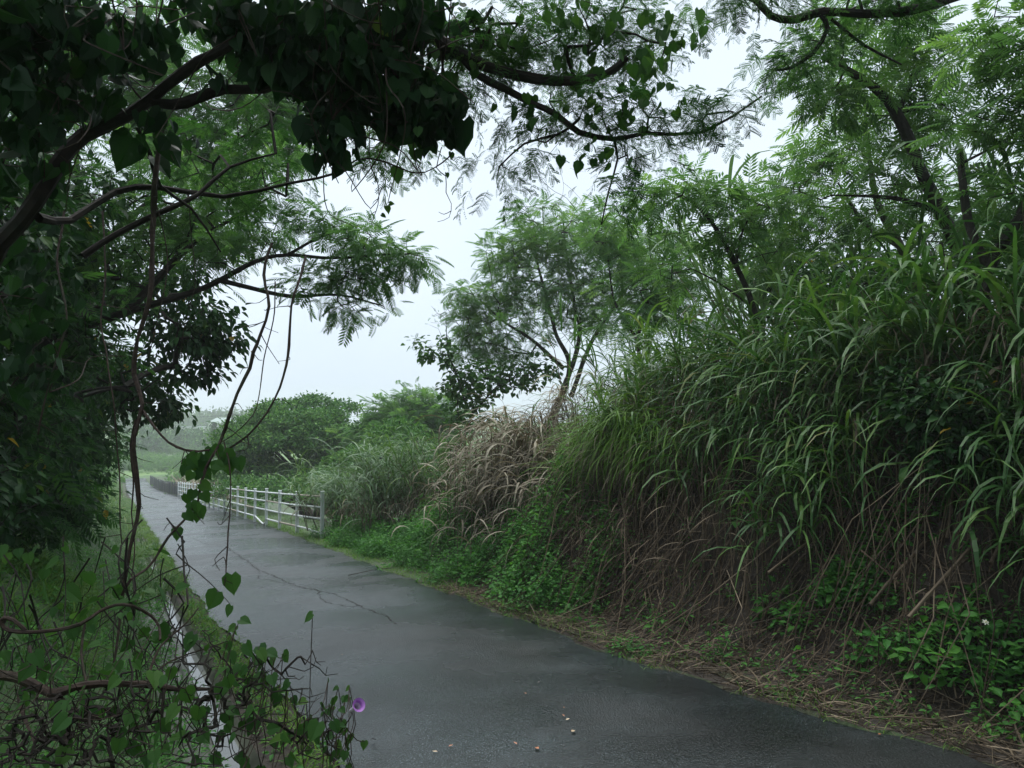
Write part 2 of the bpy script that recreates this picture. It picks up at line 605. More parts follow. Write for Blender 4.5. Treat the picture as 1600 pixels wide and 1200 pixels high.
def road_mat():
    m, nt, b, out = mat('wet_asphalt')
    fine = noise(nt, 95, 5, rough=.8)
    mid = noise(nt, 3.0, 6, rough=.65)
    big = noise(nt, .55, 4)
    c = ramp(nt, [(.38, (.003, .0045, .005)), (.5, (.010, .014, .0155)), (.6, (.028, .036, .039)), (.72, (.15, .175, .175))])
    nt.links.new(fine.outputs[0], c.inputs[0])
    vo = nt.nodes.new('ShaderNodeTexVoronoi')
    vo.inputs['Scale'].default_value = 75
    tcv = nt.nodes.new('ShaderNodeTexCoord')
    nt.links.new(tcv.outputs['Object'], vo.inputs['Vector'])
    spk = ramp(nt, [(.0, (3.2, 3.3, 3.3)), (.16, (1.5, 1.5, 1.5)), (.3, (.8, .8, .8)), (.7, (.45, .45, .45))])
    nt.links.new(vo.outputs['Distance'], spk.inputs[0])
    sm = nt.nodes.new('ShaderNodeMixRGB')
    sm.blend_type = 'MULTIPLY'
    sm.inputs[0].default_value = 1
    nt.links.new(c.outputs[0], sm.inputs[1])
    nt.links.new(spk.outputs[0], sm.inputs[2])
    c = sm
    st = ramp(nt, [(.3, (.5, .54, .56)), (.6, (1, 1.02, 1.02))])
    nt.links.new(mid.outputs[0], st.inputs[0])
    mm = nt.nodes.new('ShaderNodeMixRGB')
    mm.blend_type = 'MULTIPLY'
    mm.inputs[0].default_value = 1
    nt.links.new(c.outputs[0], mm.inputs[1])
    nt.links.new(st.outputs[0], mm.inputs[2])
    wear = noise(nt, .42, 3)                      # broad pale worn areas
    wr = ramp(nt, [(.40, (.85, .87, .88)), (.60, (2.5, 2.65, 2.7))])
    nt.links.new(wear.outputs[0], wr.inputs[0])
    mw = nt.nodes.new('ShaderNodeMixRGB')
    mw.blend_type = 'MULTIPLY'
    mw.inputs[0].default_value = 1
    nt.links.new(mm.outputs[0], mw.inputs[1])
    nt.links.new(wr.outputs[0], mw.inputs[2])
    nt.links.new(mw.outputs[0], b.inputs['Base Color'])
    rr = ramp(nt, [(.4, (.12,) * 3), (.6, (.40,) * 3)])
    nt.links.new(big.outputs[0], rr.inputs[0])
    nt.links.new(rr.outputs[0], b.inputs['Roughness'])
    b.inputs['Specular IOR Level'].default_value = .5
    bp = nt.nodes.new('ShaderNodeBump')
    bp.inputs['Strength'].default_value = .6
    bp.inputs['Distance'].default_value = .005
    hm = nt.nodes.new('ShaderNodeMath')
    hm.operation = 'SUBTRACT'
    nt.links.new(fine.outputs[0], hm.inputs[0])
    nt.links.new(vo.outputs['Distance'], hm.inputs[1])
    nt.links.new(hm.outputs[0], bp.inputs['Height'])
    nt.links.new(bp.outputs[0], b.inputs['Normal'])
    return m


def plain(name, col, rough=.6, var=.25, scale=9, metallic=0, spec=.5):
    m, nt, b, out = mat(name)
    n = noise(nt, scale, 6)
    r = ramp(nt, [(.3, tuple(c * (1 - var) for c in col)), (.7, tuple(min(1, c * (1 + var)) for c in col))])
    nt.links.new(n.outputs[0], r.inputs[0])
    nt.links.new(r.outputs[0], b.inputs['Base Color'])
    b.inputs['Roughness'].default_value = rough
    b.inputs['Metallic'].default_value = metallic
    b.inputs['Specular IOR Level'].default_value = spec
    return m


M['ground'] = ground_mat()
M['field'] = field_mat()
M['road'] = road_mat()
M['concrete'] = plain('mossy_wet_concrete', (.07, .075, .058), .5, .7, 4)
M['crack'] = plain('crack_dirt', (.014, .014, .013), .8)
M['water'] = plain('shallow_water', (.07, .075, .07), .04, .1, 3)
M['mud'] = plain('muddy_puddle', (.075, .08, .055), .06, .3, 5)
M['white_paint'] = plain('weathered_white_paint', (.78, .81, .82), .45, .10, 7)
M['rust'] = plain('rusty_paint', (.42, .36, .3), .6, .4, 30)
M['grey_metal'] = plain('grey_coated_metal', (.09, .10, .11), .5, .1)
M['wall'] = plain('white_plaster', (.7, .7, .68), .8, .05, 1)
M['roof'] = plain('pale_green_roof', (.3, .38, .36), .6, .08, 1)
M['window'] = plain('dark_glass', (.03, .04, .05), .1, .1)
M['pole'] = plain('pole_concrete', (.2, .2, .19), .7, .1)
M['purple'] = plain('purple_petal', (.40, .16, .52), .5, .15)
M['pale_petal'] = plain('pale_flower_tube', (.7, .62, .72), .5, .1)
M['orange_leaf'] = plain('fallen_orange_leaf', (.42, .17, .08), .5, .3, 60)
M['tan_leaf'] = plain('fallen_tan_leaf', (.55, .42, .28), .5, .3, 60)
M['dark_leaf'] = plain('fallen_dark_leaf', (.02, .016, .012), .4, .3, 60)

# ------------------------------------------------------------------ setting: ground, road, gutter, water
def axis(parts):
    out = []
    for a, b, st in parts:
        out.extend(np.arange(a, b, st))
    out.append(parts[-1][1])
    return np.array(out)


def grid_mesh(name, tt, sv, zf, mats, rndf=None, mf=None, kind='structure'):
    T, S = np.meshgrid(tt, sv, indexing='ij')
    Z = zf(T, S)
    X = T * U[0] + S * V_[0]
    Y = T * U[1] + S * V_[1]
    v = np.stack([X, Y, Z], -1).reshape(-1, 3)
    n, k = T.shape
    i = np.arange(n - 1)[:, None] * k + np.arange(k - 1)[None]
    f = np.stack([i, i + k, i + k + 1, i + 1], -1).reshape(-1, 4)
    r = rndf(T[:-1, :-1], S[:-1, :-1]).ravel() if rndf else np.zeros(len(f))
    o = link_mesh(name, [(v, f, r, 0)], mats, smooth=True)
    if mf is not None:
        o.data.polygons.foreach_set('material_index', mf(T[:-1, :-1], S[:-1, :-1]).ravel().astype(np.int32))
    tag(o, kind=kind)
    return o


tt = axis([(-40, -4, 2), (-4, 26, .12), (26, 70, .6), (70, 140, 2), (140, 520, 8)])
sv = axis([(-220, -40, 12), (-40, -8, 1.6), (-8, .3, .12), (.3, 1.2, .06), (1.2, 3.5, .4), (3.5, 8.5, .09), (8.5, 20, .8), (20, 60, 4), (60, 260, 14)])


def green_amount(T, S):
    e = S - sR(T)
    g = np.full(T.shape, .25)
    g = np.where(S < .3, .42, g)                                # grassy left bank
    g = np.where((e > 0) & (T > 9), .35, g)
    g = np.where((e > 0) & (T < 9), -.05 + .0 * T, g)            # bare earth of the cut bank
    return g


grid_mesh('ground', tt, sv, height, [M['ground'], M['field']], green_amount, lambda T, S: (T > 116) * 1)

# road: one sheet with ragged edges, slightly crowned
rt = axis([(-14, 30, .15), (30, 70, .8), (70, 117, 2)])
q = np.linspace(0, 1, 22)
T, Q = np.meshgrid(rt, q, indexing='ij')
S = sL(T) + (sR(T) - sL(T)) * Q
Z = zp(T) + .012 * nz(T, S, 1.7, 2) * ss(0, .1, Q) * (1 - ss(.9, 1, Q)) + .02 * np.sin(np.pi * Q)
v = np.stack([T * U[0] + S * V_[0], T * U[1] + S * V_[1], Z], -1).reshape(-1, 3)
n_, k_ = T.shape
i_ = np.arange(n_ - 1)[:, None] * k_ + np.arange(k_ - 1)[None]
f = np.stack([i_, i_ + k_, i_ + k_ + 1, i_ + 1], -1).reshape(-1, 4)
# skirt so the sheet has an edge
vb = v.copy()
vb[:, 2] -= .09
lo = len(v)
e0 = np.arange(n_ - 1) * k_
e1 = e0 + k_ - 1
sk = np.concatenate([np.stack([e0, e0 + k_, e0 + k_ + lo, e0 + lo], -1), np.stack([e1, e1 + k_, e1 + k_ + lo, e1 + lo], -1)])
# the side road it meets at the foot of the hill
tt2 = np.array([W(113, -25, z=.06), W(117.5, -25, z=.06), W(117.5, 3.4, z=.06), W(113, 3.4, z=.06)])
road = link_mesh('road', [(np.vstack([v, vb]), np.vstack([f, sk]), 0, 0), (tt2, np.array([[0, 1, 2, 3]]), 0, 0)], [M['road']], smooth=False)
tag(road, kind='structure')


def ground_at_px(px, py):
    D = 1.0
    while D < 300:
        p = P(px, py, D)
        t, s = ts(p[0], p[1])
        if p[2] < zp(t):
            return t, s
        D += .01 + D * .0004
    return t, s


# cracks in the asphalt
def crack_strip(ptsx, wid, seed):
    r = np.random.default_rng(seed)
    a = np.array([ground_at_px(*p) for p in ptsx])
    out = []
    for i in range(len(a) - 1):
        n = max(2, int(np.linalg.norm(a[i + 1] - a[i]) / .035))
        qq = np.linspace(0, 1, n, endpoint=False)[:, None]
        out.append(a[i] + (a[i + 1] - a[i]) * qq)
    c = np.vstack(out + [a[-1:]])
    wob = np.cumsum(r.normal(0, .008, c.shape), 0)
    wob -= np.linspace(0, 1, len(c))[:, None] * wob[-1]
    c = c + wob + r.normal(0, .006, c.shape)
    w = wid * np.clip(r.lognormal(-.2, .6, len(c)), .15, 2.5)
    w[0] = w[-1] = .001
    d = norm(np.gradient(c, axis=0))
    nrm = np.stack([-d[:, 1], d[:, 0]], -1)
    L, Rr = c - nrm * w[:, None] / 2, c + nrm * w[:, None] / 2
    vv = []
    for a_, b_ in zip(L, Rr):
        for t, s in (a_, b_):
            qz = (s - float(sL(t))) / float(sR(t) - sL(t))
            vv.append([t * U[0] + s * V_[0], t * U[1] + s * V_[1], float(zp(t)) + .012 * float(nz(t, s, 1.7, 2)) + .02 * math.sin(math.pi * qz) + .004])
    vv = np.array(vv)
    k = np.arange(len(c) - 1)[:, None] * 2
    return (vv, np.hstack([k, k + 1, k + 3, k + 2]), 0, 0)


ck = [crack_strip([(352, 855), (380, 870), (400, 885), (440, 903), (470, 918), (515, 928), (545, 940), (590, 962), (622, 980)], .014, 1),
      crack_strip([(385, 872), (360, 868), (330, 866)], .006, 2),
      crack_strip([(400, 885), (410, 905), (440, 912), (470, 920)], .006, 3),
      crack_strip([(490, 922), (510, 945), (545, 950), (560, 950)], .008, 4),
      crack_strip([(300, 842), (330, 852), (352, 855)], .008, 5)]
tag(link_mesh('road_crack', ck, [M['crack']]), kind='structure')

# concrete gutter on the left: a swept channel
gt = np.arange(-3, 75, .5)
prof = [(.27, -.3), (.27, .01), (.36, .012), (.47, -.01), (.52, -.075), (.70, -.08), (.75, -.025), (.87, -.012), (.97, -.016), (1.3, -.035)]
vv = []
for t in gt:
    off = float(np.interp(t, [0, 10, 40, 75], [.06, .0, -.12, -.14]))
    for s, z in prof:
        s2 = s + off + .008 * math.sin(t * 2.1 + s * 9)
        vv.append([t * U[0] + s2 * V_[0], t * U[1] + s2 * V_[1], float(zp(t)) + z + .006 * math.sin(t * 5 + s * 20)])
k = len(prof)
def gq(a0, a1):
    i2 = np.arange(len(gt) - 1)[:, None] * k + np.arange(a0, a1)[None]
    return np.stack([i2, i2 + k, i2 + k + 1, i2 + 1], -1).reshape(-1, 4)


tag(link_mesh('gutter', [(np.array(vv), gq(0, 6), 0, 0), (np.array(vv), gq(6, k - 1), .1, 1)], [M['concrete'], M['ground']]), kind='structure')
wt = np.arange(-3, 75, .2)
vv = []
for t in wt:
    off = float(np.interp(t, [0, 10, 40, 75], [.06, .0, -.12, -.14]))
    w0 = .555 + .04 * (.5 + .5 * math.sin(t * .9)) + .006 * math.sin(t * 3.3)
    w1 = .685 - .04 * (.5 + .5 * math.sin(t * .7 + 2)) + .006 * math.sin(t * 2.9 + 1)
    for s in (w0, w1):
        vv.append([t * U[0] + (s + off) * V_[0], t * U[1] + (s + off) * V_[1], float(zp(t)) - .066])
k = np.arange(len(wt) - 1)[:, None] * 2
tag(link_mesh('gutter_water', [(np.array(vv), np.hstack([k, k + 2, k + 3, k + 1]), 0, 0)], [M['water']]), kind='structure')


def puddle(t, s, a, b, seed):
    r = np.random.default_rng(seed)
    n = 26
    ang = np.linspace(0, 2 * math.pi, n, endpoint=False)
    rad = 1 + .25 * np.sin(ang * 2 + r.uniform(0, 6)) + .15 * np.sin(ang * 5 + r.uniform(0, 6))
    T_ = t + a * rad * np.cos(ang)
    S_ = s + b * rad * np.sin(ang)
    vv = np.stack([T_ * U[0] + S_ * V_[0], T_ * U[1] + S_ * V_[1], zp(T_) + .012], -1)
    c = np.array([[t * U[0] + s * V_[0], t * U[1] + s * V_[1], float(zp(t)) + .012]])
    f = np.array([[n, i, (i + 1) % n] for i in range(n)])
    tag(link_mesh('puddle', [(np.vstack([vv, c]), f, 0, 0)], [M['mud']]), kind='structure')


puddle(6.3, 4.06, .7, .15, 1)
puddle(4.0, 4.15, .4, .12, 2)
puddle(9.6, 4.06, .7, .13, 3)

# ------------------------------------------------------------------ trees
def grow(limbs, targets, jit=.12, tip=.0035, seg=.22, droop=0.0, maxr=.05):
    """Joins every leaf cluster to the nearest wood already there, so the crown hangs on real branches.
    limbs: list of (path, r0, r1). Returns twig pieces and the direction at each target."""
    pos, par, fixed = [], [], []
    for path, r0, r1 in limbs:
        k0 = len(pos)
        for i, p in enumerate(path):
            pos.append(p)
            par.append(-1 if i == 0 else k0 + i - 1)
            fixed.append(True)
    nb = len(pos)
    cap = nb + len(targets) * 14 + 10
    A = np.zeros((cap, 3))
    A[:nb] = pos
    par = par + [0] * (cap - nb)
    n = nb
    d0 = np.array([np.min(np.linalg.norm(A[:nb] - t, axis=1)) for t in targets]) if len(targets) else np.zeros(0)
    order = np.argsort(d0)
    dirs = np.zeros((len(targets), 3))
    tipi = np.zeros(len(targets), int)
    for oi in order:
        t = targets[oi]
        dist = np.linalg.norm(A[:n] - t, axis=1)
        j = int(np.argmin(dist + .35 * np.maximum(0, A[:n, 2] - t[2])))
        L = dist[j]
        m = int(min(12, max(1, L / seg)))
        a = A[j].copy()
        dvec = t - a
        side = rng.normal(0, 1, 3) * L * jit
        prev = j
        for q in range(1, m + 1):
            x = q / m
            p = a + dvec * x + side * math.sin(math.pi * x) + np.array([0, 0, .18 * L * math.sin(math.pi * x) * (1 - droop)]) + rng.normal(0, .012 * L, 3) * (q < m)
            A[n] = p
            par[n] = prev
            prev = n
            n += 1
        tipi[oi] = prev
        dirs[oi] = A[prev] - A[par[prev]]
    cnt = np.zeros(n)
    for i in tipi:
        cnt[i] += 1
    for i in range(n - 1, nb - 1, -1):
        cnt[par[i]] += cnt[i]
    idx = np.arange(nb, n)
    pr = np.array(par[:n])
    rad = np.minimum(tip * np.maximum(cnt, 1) ** .5, maxr)
    r_b = rad[idx]
    r_a = np.where(pr[idx] < nb, r_b * 1.15, rad[pr[idx]])
    r_a = np.minimum(r_a, r_b * 1.6)
    return A[pr[idx]], A[idx], r_a, r_b, norm(dirs)


def blob_points(blobs, dens=1.0):
    out = []
    for c, rx, ry, rz, n in blobs:
        n = max(1, int(n * dens))
        d = norm(rng.normal(0, 1, (n, 3)))
        rad = rng.random(n) ** .4
        out.append(np.asarray(c) + d * rad[:, None] * np.array([rx, ry, rz]))
    return np.vstack(out) if out else np.zeros((0, 3))


def foliage(tg, dirs, tpl, nf, size, spread, flat=.35, hang=0.0, m=0, base=.5, var=.22, perclump=.16):
    """nf leaves round every cluster point"""
    n = len(tg)
    p = np.repeat(tg, nf, 0)
    d = np.repeat(dirs, nf, 0)
    off = rng.normal(0, spread, (n * nf, 3)) * np.array([1, 1, .6])
    p = p + off
    f = norm(d * .5 + norm(off) * .9 + rng.normal(0, .45, p.shape) * np.array([1, 1, flat]) + np.array([0, 0, -hang]))
    up = norm(rng.normal(0, .35, p.shape) + np.array([0, 0, 1.]))
    if hang > .8:
        up = norm(rng.normal(0, 1, p.shape))
    r = np.clip(base + np.repeat(rng.normal(0, perclump, n), nf) + rng.normal(0, var, n * nf), 0, 1)
    if tpl is LEAF:
        r = np.where(rng.random(len(r)) < .004, 1.7, r)        # the odd yellow leaf
    s = size * rng.lognormal(0, .22, n * nf)
    return scatter(tpl, p, f, up, s, r, m)


def tree(label, cat, limbs, blobs, leaves, group=None, bark='bark', name='tree', seg=.22, droop=0, tip=.0035, dens=1.0, sides=8, maxr=.05, kind=None):
    """limbs: (points, [radii]); blobs: ellipsoids of leaf clusters; leaves: (shape, material, per cluster, size, spread, options)"""
    root_p = np.asarray(limbs[0][0][0], float)
    e = empty(name, root_p, label, cat, group)
    wood, lb = [], []
    for pts, radii in limbs:
        path = smooth_path(pts, .12, .008)
        wood.append(tube(path, radii, sides))
        lb.append((path[::2], 0, 0))
    tg = blob_points(blobs, dens)
    if len(tg):
        a, b, ra, rb, dirs = grow(lb, tg, seg=seg, droop=droop, tip=tip, maxr=maxr)
        wood.append(prisms(a, b, ra, rb, 4))
    link_mesh('trunk', wood, [M[bark]], e)
    if len(tg):
        ps, ms = [], []
        for i, (tpl, mt, nf, size, spread, opt) in enumerate(leaves):
            ps.append(foliage(tg, dirs, tpl, nf, size, spread, m=i, **opt))
            ms.append(M[mt])
        link_mesh('crown', ps, ms, e)
    return e


def B(px, py, D, rx, rz, n, ry=None):
    """leaf cloud seen round this spot of the photograph, radii in photograph pixels"""
    k = D / FPX
    return (P(px, py, D), rx * k, (ry if ry else rx) * k, rz * k, n)


LEUC = lambda nf=9, size=.26, mt='feather', b=.5: [(FROND, mt, nf, size, .13, dict(hang=.25, base=b))]

# --- right-hand side: feathery trees on top of the bank
tree('slender multi-stemmed feathery tree rising behind the brown dry grass clump', 'tree',
     [([W(17, 8.6, -.3), P(885, 600, 19.5), P(868, 520, 19.5), P(850, 450, 19.5), P(835, 395, 19.5)], [.11, .09, .06, .03]),
      ([W(17.2, 8.8, -.3), P(898, 560, 19.8), P(896, 470, 20), P(885, 400, 20), P(880, 345, 20)], [.09, .07, .02]),
      ([P(892, 620, 19.6), P(922, 540, 19.8), P(960, 480, 20), P(1000, 420, 20), P(1015, 385, 20)], [.07, .05, .015]),
      ([P(880, 575, 19.5), P(830, 530, 19), P(790, 505, 19), P(752, 470, 18.8)], [.06, .04, .012])],
     [B(860, 365, 19.6, 85, 50, 60), B(800, 400, 19.4, 60, 40, 30), B(905, 400, 20, 60, 60, 40), B(745, 475, 18.8, 42, 42, 34), B(790, 530, 19, 60, 40, 26),
      B(845, 480, 19.5, 90, 60, 46), B(930, 460, 20, 70, 60, 40), B(725, 540, 18.8, 30, 30, 10), B(980, 390, 20, 70, 50, 34), B(1000, 480, 20, 80, 60, 34), B(800, 455, 19.3, 50, 40, 22)],
     LEUC(10, .25, 'feather_light', .6), dens=1.15, tip=.005, group=None, seg=.35)

tree('feathery tree with a thin leaning trunk bending over the bank grass', 'tree',
     [([W(6.6, 7.1, -.2), P(1200, 600, 9.2), P(1188, 530, 9.2), P(1170, 460, 9.2), P(1135, 385, 9.1), P(1095, 325, 9.0), P(1050, 300, 8.9)], [.05, .042, .034, .016]),
      ([P(1150, 412, 9.15), P(1160, 360, 9.2), P(1185, 320, 9.3)], [.02, .008]),
      ([P(1175, 480, 9.2), P(1120, 440, 9.2), P(1080, 420, 9.2)], [.02, .007])],
     [B(1060, 300, 8.9, 70, 26, 26), B(1000, 320, 8.8, 50, 20, 12), B(1150, 310, 9.2, 60, 26, 18), B(1110, 370, 9.2, 60, 22, 14), B(1210, 330, 9.3, 50, 24, 12),
      B(1070, 425, 9.2, 50, 24, 10), B(1215, 395, 9.3, 40, 24, 8)],
     LEUC(8, .22, 'feather_light', .5), dens=.8)

tree('pale feathery tree behind the leaning thin trunk, top just above the grass', 'tree',
     [([W(13, 11.2, -.3), P(1000, 560, 16.4), P(1010, 480, 16.4), P(1040, 400, 16.4)], [.07, .05, .015]),
      ([P(1002, 540, 16.4), P(960, 470, 16.4), P(950, 400, 16.2)], [.04, .012])],
     [B(950, 370, 16.2, 50, 40, 20), B(1020, 400, 16.4, 80, 50, 40), B(1000, 470, 16.4, 90, 60, 40), B(1100, 480, 16.8, 70, 60, 26)],
     LEUC(11, .27, 'feather_light', .5), tip=.0045, seg=.3)

tree('tall feathery tree with a crooked dark limb sweeping up and left over the bank', 'tree',
     [([W(4.8, 9.2, -.3), P(1560, 560, 8.6), P(1520, 440, 8.5), P(1470, 330, 8.5), P(1440, 270, 8.4), P(1418, 215, 8.3), P(1385, 155, 8.2), P(1335, 115, 8.1), P(1290, 92, 8)], [.12, .10, .075, .06, .03]),
      ([P(1400, 180, 8.3), P(1430, 120, 8.4), P(1460, 60, 8.5)], [.035, .012]),
      ([P(1475, 335, 8.5), P(1400, 310, 8.6), P(1300, 305, 8.6)], [.035, .01])],
     [B(1280, 90, 8, 60, 34, 20), B(1370, 50, 8.2, 90, 36, 28), B(1440, 80, 8.4, 60, 60, 26), B(1410, 150, 8.4, 80, 44, 26), B(1320, 150, 8.2, 60, 30, 18),
      B(1470, 200, 8.6, 60, 60, 20), B(1360, 250, 8.7, 70, 40, 18), B(1260, 300, 8.7, 40, 26, 7), B(1400, 320, 8.7, 80, 40, 18)],
     LEUC(9, .21, 'feather_light', .55), dens=.72)

tree('feathery tree with two grey upright stems showing sky between its twigs', 'tree',
     [([W(6.6, 9.6, -.3), P(1445, 520, 10), P(1438, 460, 10), P(1410, 390, 10), P(1372, 320, 10), P(1358, 240, 10), P(1350, 160, 10)], [.08, .07, .05, .02]),
      ([P(1405, 385, 10), P(1350, 350, 10.2), P(1310, 285, 10.3)], [.04, .015]),
      ([P(1440, 480, 10), P(1480, 420, 10), P(1500, 340, 10)], [.05, .015])],
     [B(1340, 180, 10, 60, 60, 26), B(1280, 240, 10.3, 50, 40, 22), B(1240, 290, 10.3, 40, 30, 14), B(1330, 330, 10.3, 80, 40, 32), B(1250, 360, 10.3, 60, 30, 20),
      B(1450, 340, 10, 70, 50, 26), B(1530, 330, 10, 50, 50, 20)],
     LEUC(11, .23, 'feather_light', .45), bark='bark_grey', dens=.55)

tree('dark forked trunk standing in the deep shade at the near end of the bank', 'tree',
     [([W(2.9, 7.6, -.4), P(1525, 620, 6.6), P(1533, 500, 6.5), P(1545, 415, 6.5), P(1590, 345, 6.4), P(1650, 230, 6.3), P(1700, 60, 6.2)], [.08, .065, .05, .03]),
      ([P(1545, 420, 6.5), P(1512, 340, 6.6), P(1500, 235, 6.7)], [.04, .03]),
      ([P(1533, 500, 6.5), P(1480, 420, 6.4), P(1470, 380, 6.4)], [.035, .015])],
     [B(1580, 60, 6.4, 60, 90, 40), B(1560, 180, 6.6, 60, 60, 26), B(1660, 120, 6.2, 100, 120, 60), B(1580, 300, 6.6, 60, 60, 16)],
     LEUC(9, .2, 'feather_light', .5), dens=.55)

# overhead branch from the right and shade trees beside the camera
tree('feathery tree whose dark wavy branch hangs in from the top right edge', 'tree',
     [([W(-2.2, 6.2, -.3), np.array([6.0, .9, 2.4]), np.array([5.4, 1.6, 3.9]), P(1750, -130, 4.8), P(1560, -30, 4.7), P(1440, 12, 4.6), P(1350, 22, 4.5), P(1285, 18, 4.5), P(1240, 30, 4.5), P(1205, 24, 4.5), P(1180, 0, 4.5), P(1130, -25, 4.4)], [.16, .14, .11, .06, .035, .028, .02]),
      ([P(1282, 22, 4.5), P(1292, 45, 4.5), P(1270, 80, 4.5), P(1235, 105, 4.5), P(1208, 110, 4.5)], [.018, .013, .006]),
      ([P(1300, 30, 4.5), P(1350, 70, 4.6), P(1410, 100, 4.7)], [.012, .005])],
     [B(1140, -6, 4.4, 50, 14, 12), B(1230, -10, 4.5, 50, 12, 10), B(1330, 0, 4.5, 70, 14, 14), B(1225, 95, 4.5, 34, 22, 12), B(1290, 50, 4.5, 35, 26, 10), B(1400, -10, 4.6, 60, 24, 20),
      (np.array([5.0, -.4, 4.9]), 2.0, 1.9, .6, 150)],
     [(FINE, 'feather', 2, .13, .07, dict(hang=.6, base=.4)), (FINE2, 'feather_light', 2, .13, .07, dict(hang=.8, base=.2))], seg=.15, tip=.0022, maxr=.03)

# --- broad-leaved bushes on the bank
tree('dark broad-leaved bush half hidden behind the tall grass below the feathery crowns', 'bush',
     [([W(8.5, 11.0, -.2), P(1330, 520, 13.2), P(1320, 440, 13.2)], [.06, .03])],
     [B(1310, 430, 13, 110, 50, 110), B(1220, 450, 13.2, 60, 50, 50), B(1400, 440, 13, 70, 50, 50), B(1340, 520, 13, 130, 60, 90)],
     [(LEAF, 'broad', 16, .15, .16, dict(hang=.3, base=.55))], name='bush')
tree('broad-leaved bush with a vine-covered shoot poking up left of the dry grass', 'bush',
     [([W(17.5, 6.4, -.3), P(735, 660, 18), P(720, 600, 18), P(690, 560, 18), P(665, 540, 18)], [.06, .05, .02, .008]),
      ([P(730, 640, 18), P(715, 590, 18), P(700, 550, 18), P(697, 500, 18)], [.03, .02, .006]),
      ([P(735, 650, 18), P(780, 600, 18), P(800, 580, 18)], [.03, .01])],
     [B(770, 590, 18, 60, 26, 60), B(720, 600, 18, 28, 24, 34), B(830, 580, 18.4, 50, 24, 34), B(670, 550, 18, 16, 14, 12), B(698, 545, 18, 9, 30, 12), B(740, 650, 18, 50, 40, 50), B(650, 535, 18, 6, 6, 3)],
     [(HEART, 'vine', 8, .11, .12, dict(hang=.5, base=.3))], name='bush')
tree('yellow-green leafy shrub between the silvery grass and the dry grass clump', 'shrub',
     [([W(14.2, 5.2, -.1), P(705, 740, 15.2), P(700, 690, 15.2)], [.03, .012])],
     [B(700, 720, 15, 34, 50, 70), B(690, 790, 14.6, 40, 26, 40)],
     [(SIMPLE, 'vine', 9, .07, .09, dict(hang=.1, base=.6))], name='shrub', tip=.002)
tree('dark small-leaved creeper bush in the shadowed middle of the cane wall', 'bush',
     [([W(3.3, 5.9, -.1), P(1490, 740, 5.6), P(1475, 660, 5.5)], [.03, .012])],
     [B(1470, 630, 5.5, 70, 50, 110), B(1510, 700, 5.4, 70, 50, 80), B(1420, 600, 5.8, 40, 30, 34)],
     [(LEAF, 'broad', 9, .07, .08, dict(hang=.3, base=.5))], name='bush', tip=.002, seg=.1)

# small dead-twig tree left of the multi-stem tree
tree('bare spindly grey tree with almost no leaves against the sky', 'tree',
     [([W(19.5, 7.2, -.3), P(755, 600, 20), P(735, 540, 20), P(705, 490, 20), P(690, 470, 20)], [.04, .02, .006]),
      ([P(740, 560, 20), P(720, 510, 20), P(690, 500, 20)], [.018, .005]), ([P(735, 540, 20), P(680, 540, 20), P(648, 545, 20)], [.018, .004])],
     [B(690, 500, 20, 34, 34, 26), B(660, 545, 20, 20, 20, 10)],
     [(FROND, 'feather', 1, .1, .05, dict(hang=.2))], bark='bark_grey', tip=.003, name='dead_tree')

# --- the valley behind the fence: rounded evergreen and neighbours
def dome(px, py, D, rx, rz, n):
    """clusters on the outer skin of a rounded lump"""
    c = P(px, py, D)
    k = D / FPX
    d = norm(rng.normal(0, 1, (n, 3)))
    d[:, 2] = np.abs(d[:, 2]) * 1.1 - .12
    d = norm(d)
    return c + d * np.array([rx * k, rx * k, rz * k]) * (.82 + .18 * rng.random((n, 1)))


def evergreen(label, base, lumps, leaf=.2, nf=20, group=None, mt='crown', bs=.45):
    e = empty('evergreen_tree', base, label, 'tree', group)
    top = P(*lumps[0][:3])
    wood = [tube(smooth_path([base, (base + top) / 2 + np.array([.3, 0, 0]), top], .3, .01), [.28, .2, .08], 8)]
    ps = []
    for lp in lumps:
        c = P(*lp[:3])
        wood.append(tube(smooth_path([base + (top - base) * .35, (c + base) / 2 + np.array([0, 0, .8]), c], .3, .02), [.12, .07, .03], 6))
        tg = dome(*lp)
        nrm_ = norm(tg - c)
        shade = .5 * nrm_[:, 2]
        n = len(tg)
        p = np.repeat(tg, nf, 0) + rng.normal(0, .2, (n * nf, 3)) * np.array([1, 1, .55])
        f = norm(np.repeat(nrm_, nf, 0) * .6 + rng.normal(0, .7, (n * nf, 3)))
        r = np.clip(bs + np.repeat(rng.normal(0, .12, n), nf) + rng.normal(0, .16, n * nf), 0, 1)
        ps.append(scatter(SIMPLE, p, f, norm(np.repeat(nrm_, nf, 0) + np.array([0, 0, 1.2]) + rng.normal(0, .3, p.shape)), leaf * rng.lognormal(0, .2, n * nf), r, 0))
    link_mesh('trunk', wood, [M['bark']], e)
    link_mesh('crown', ps, [M[mt]], e)
    return e


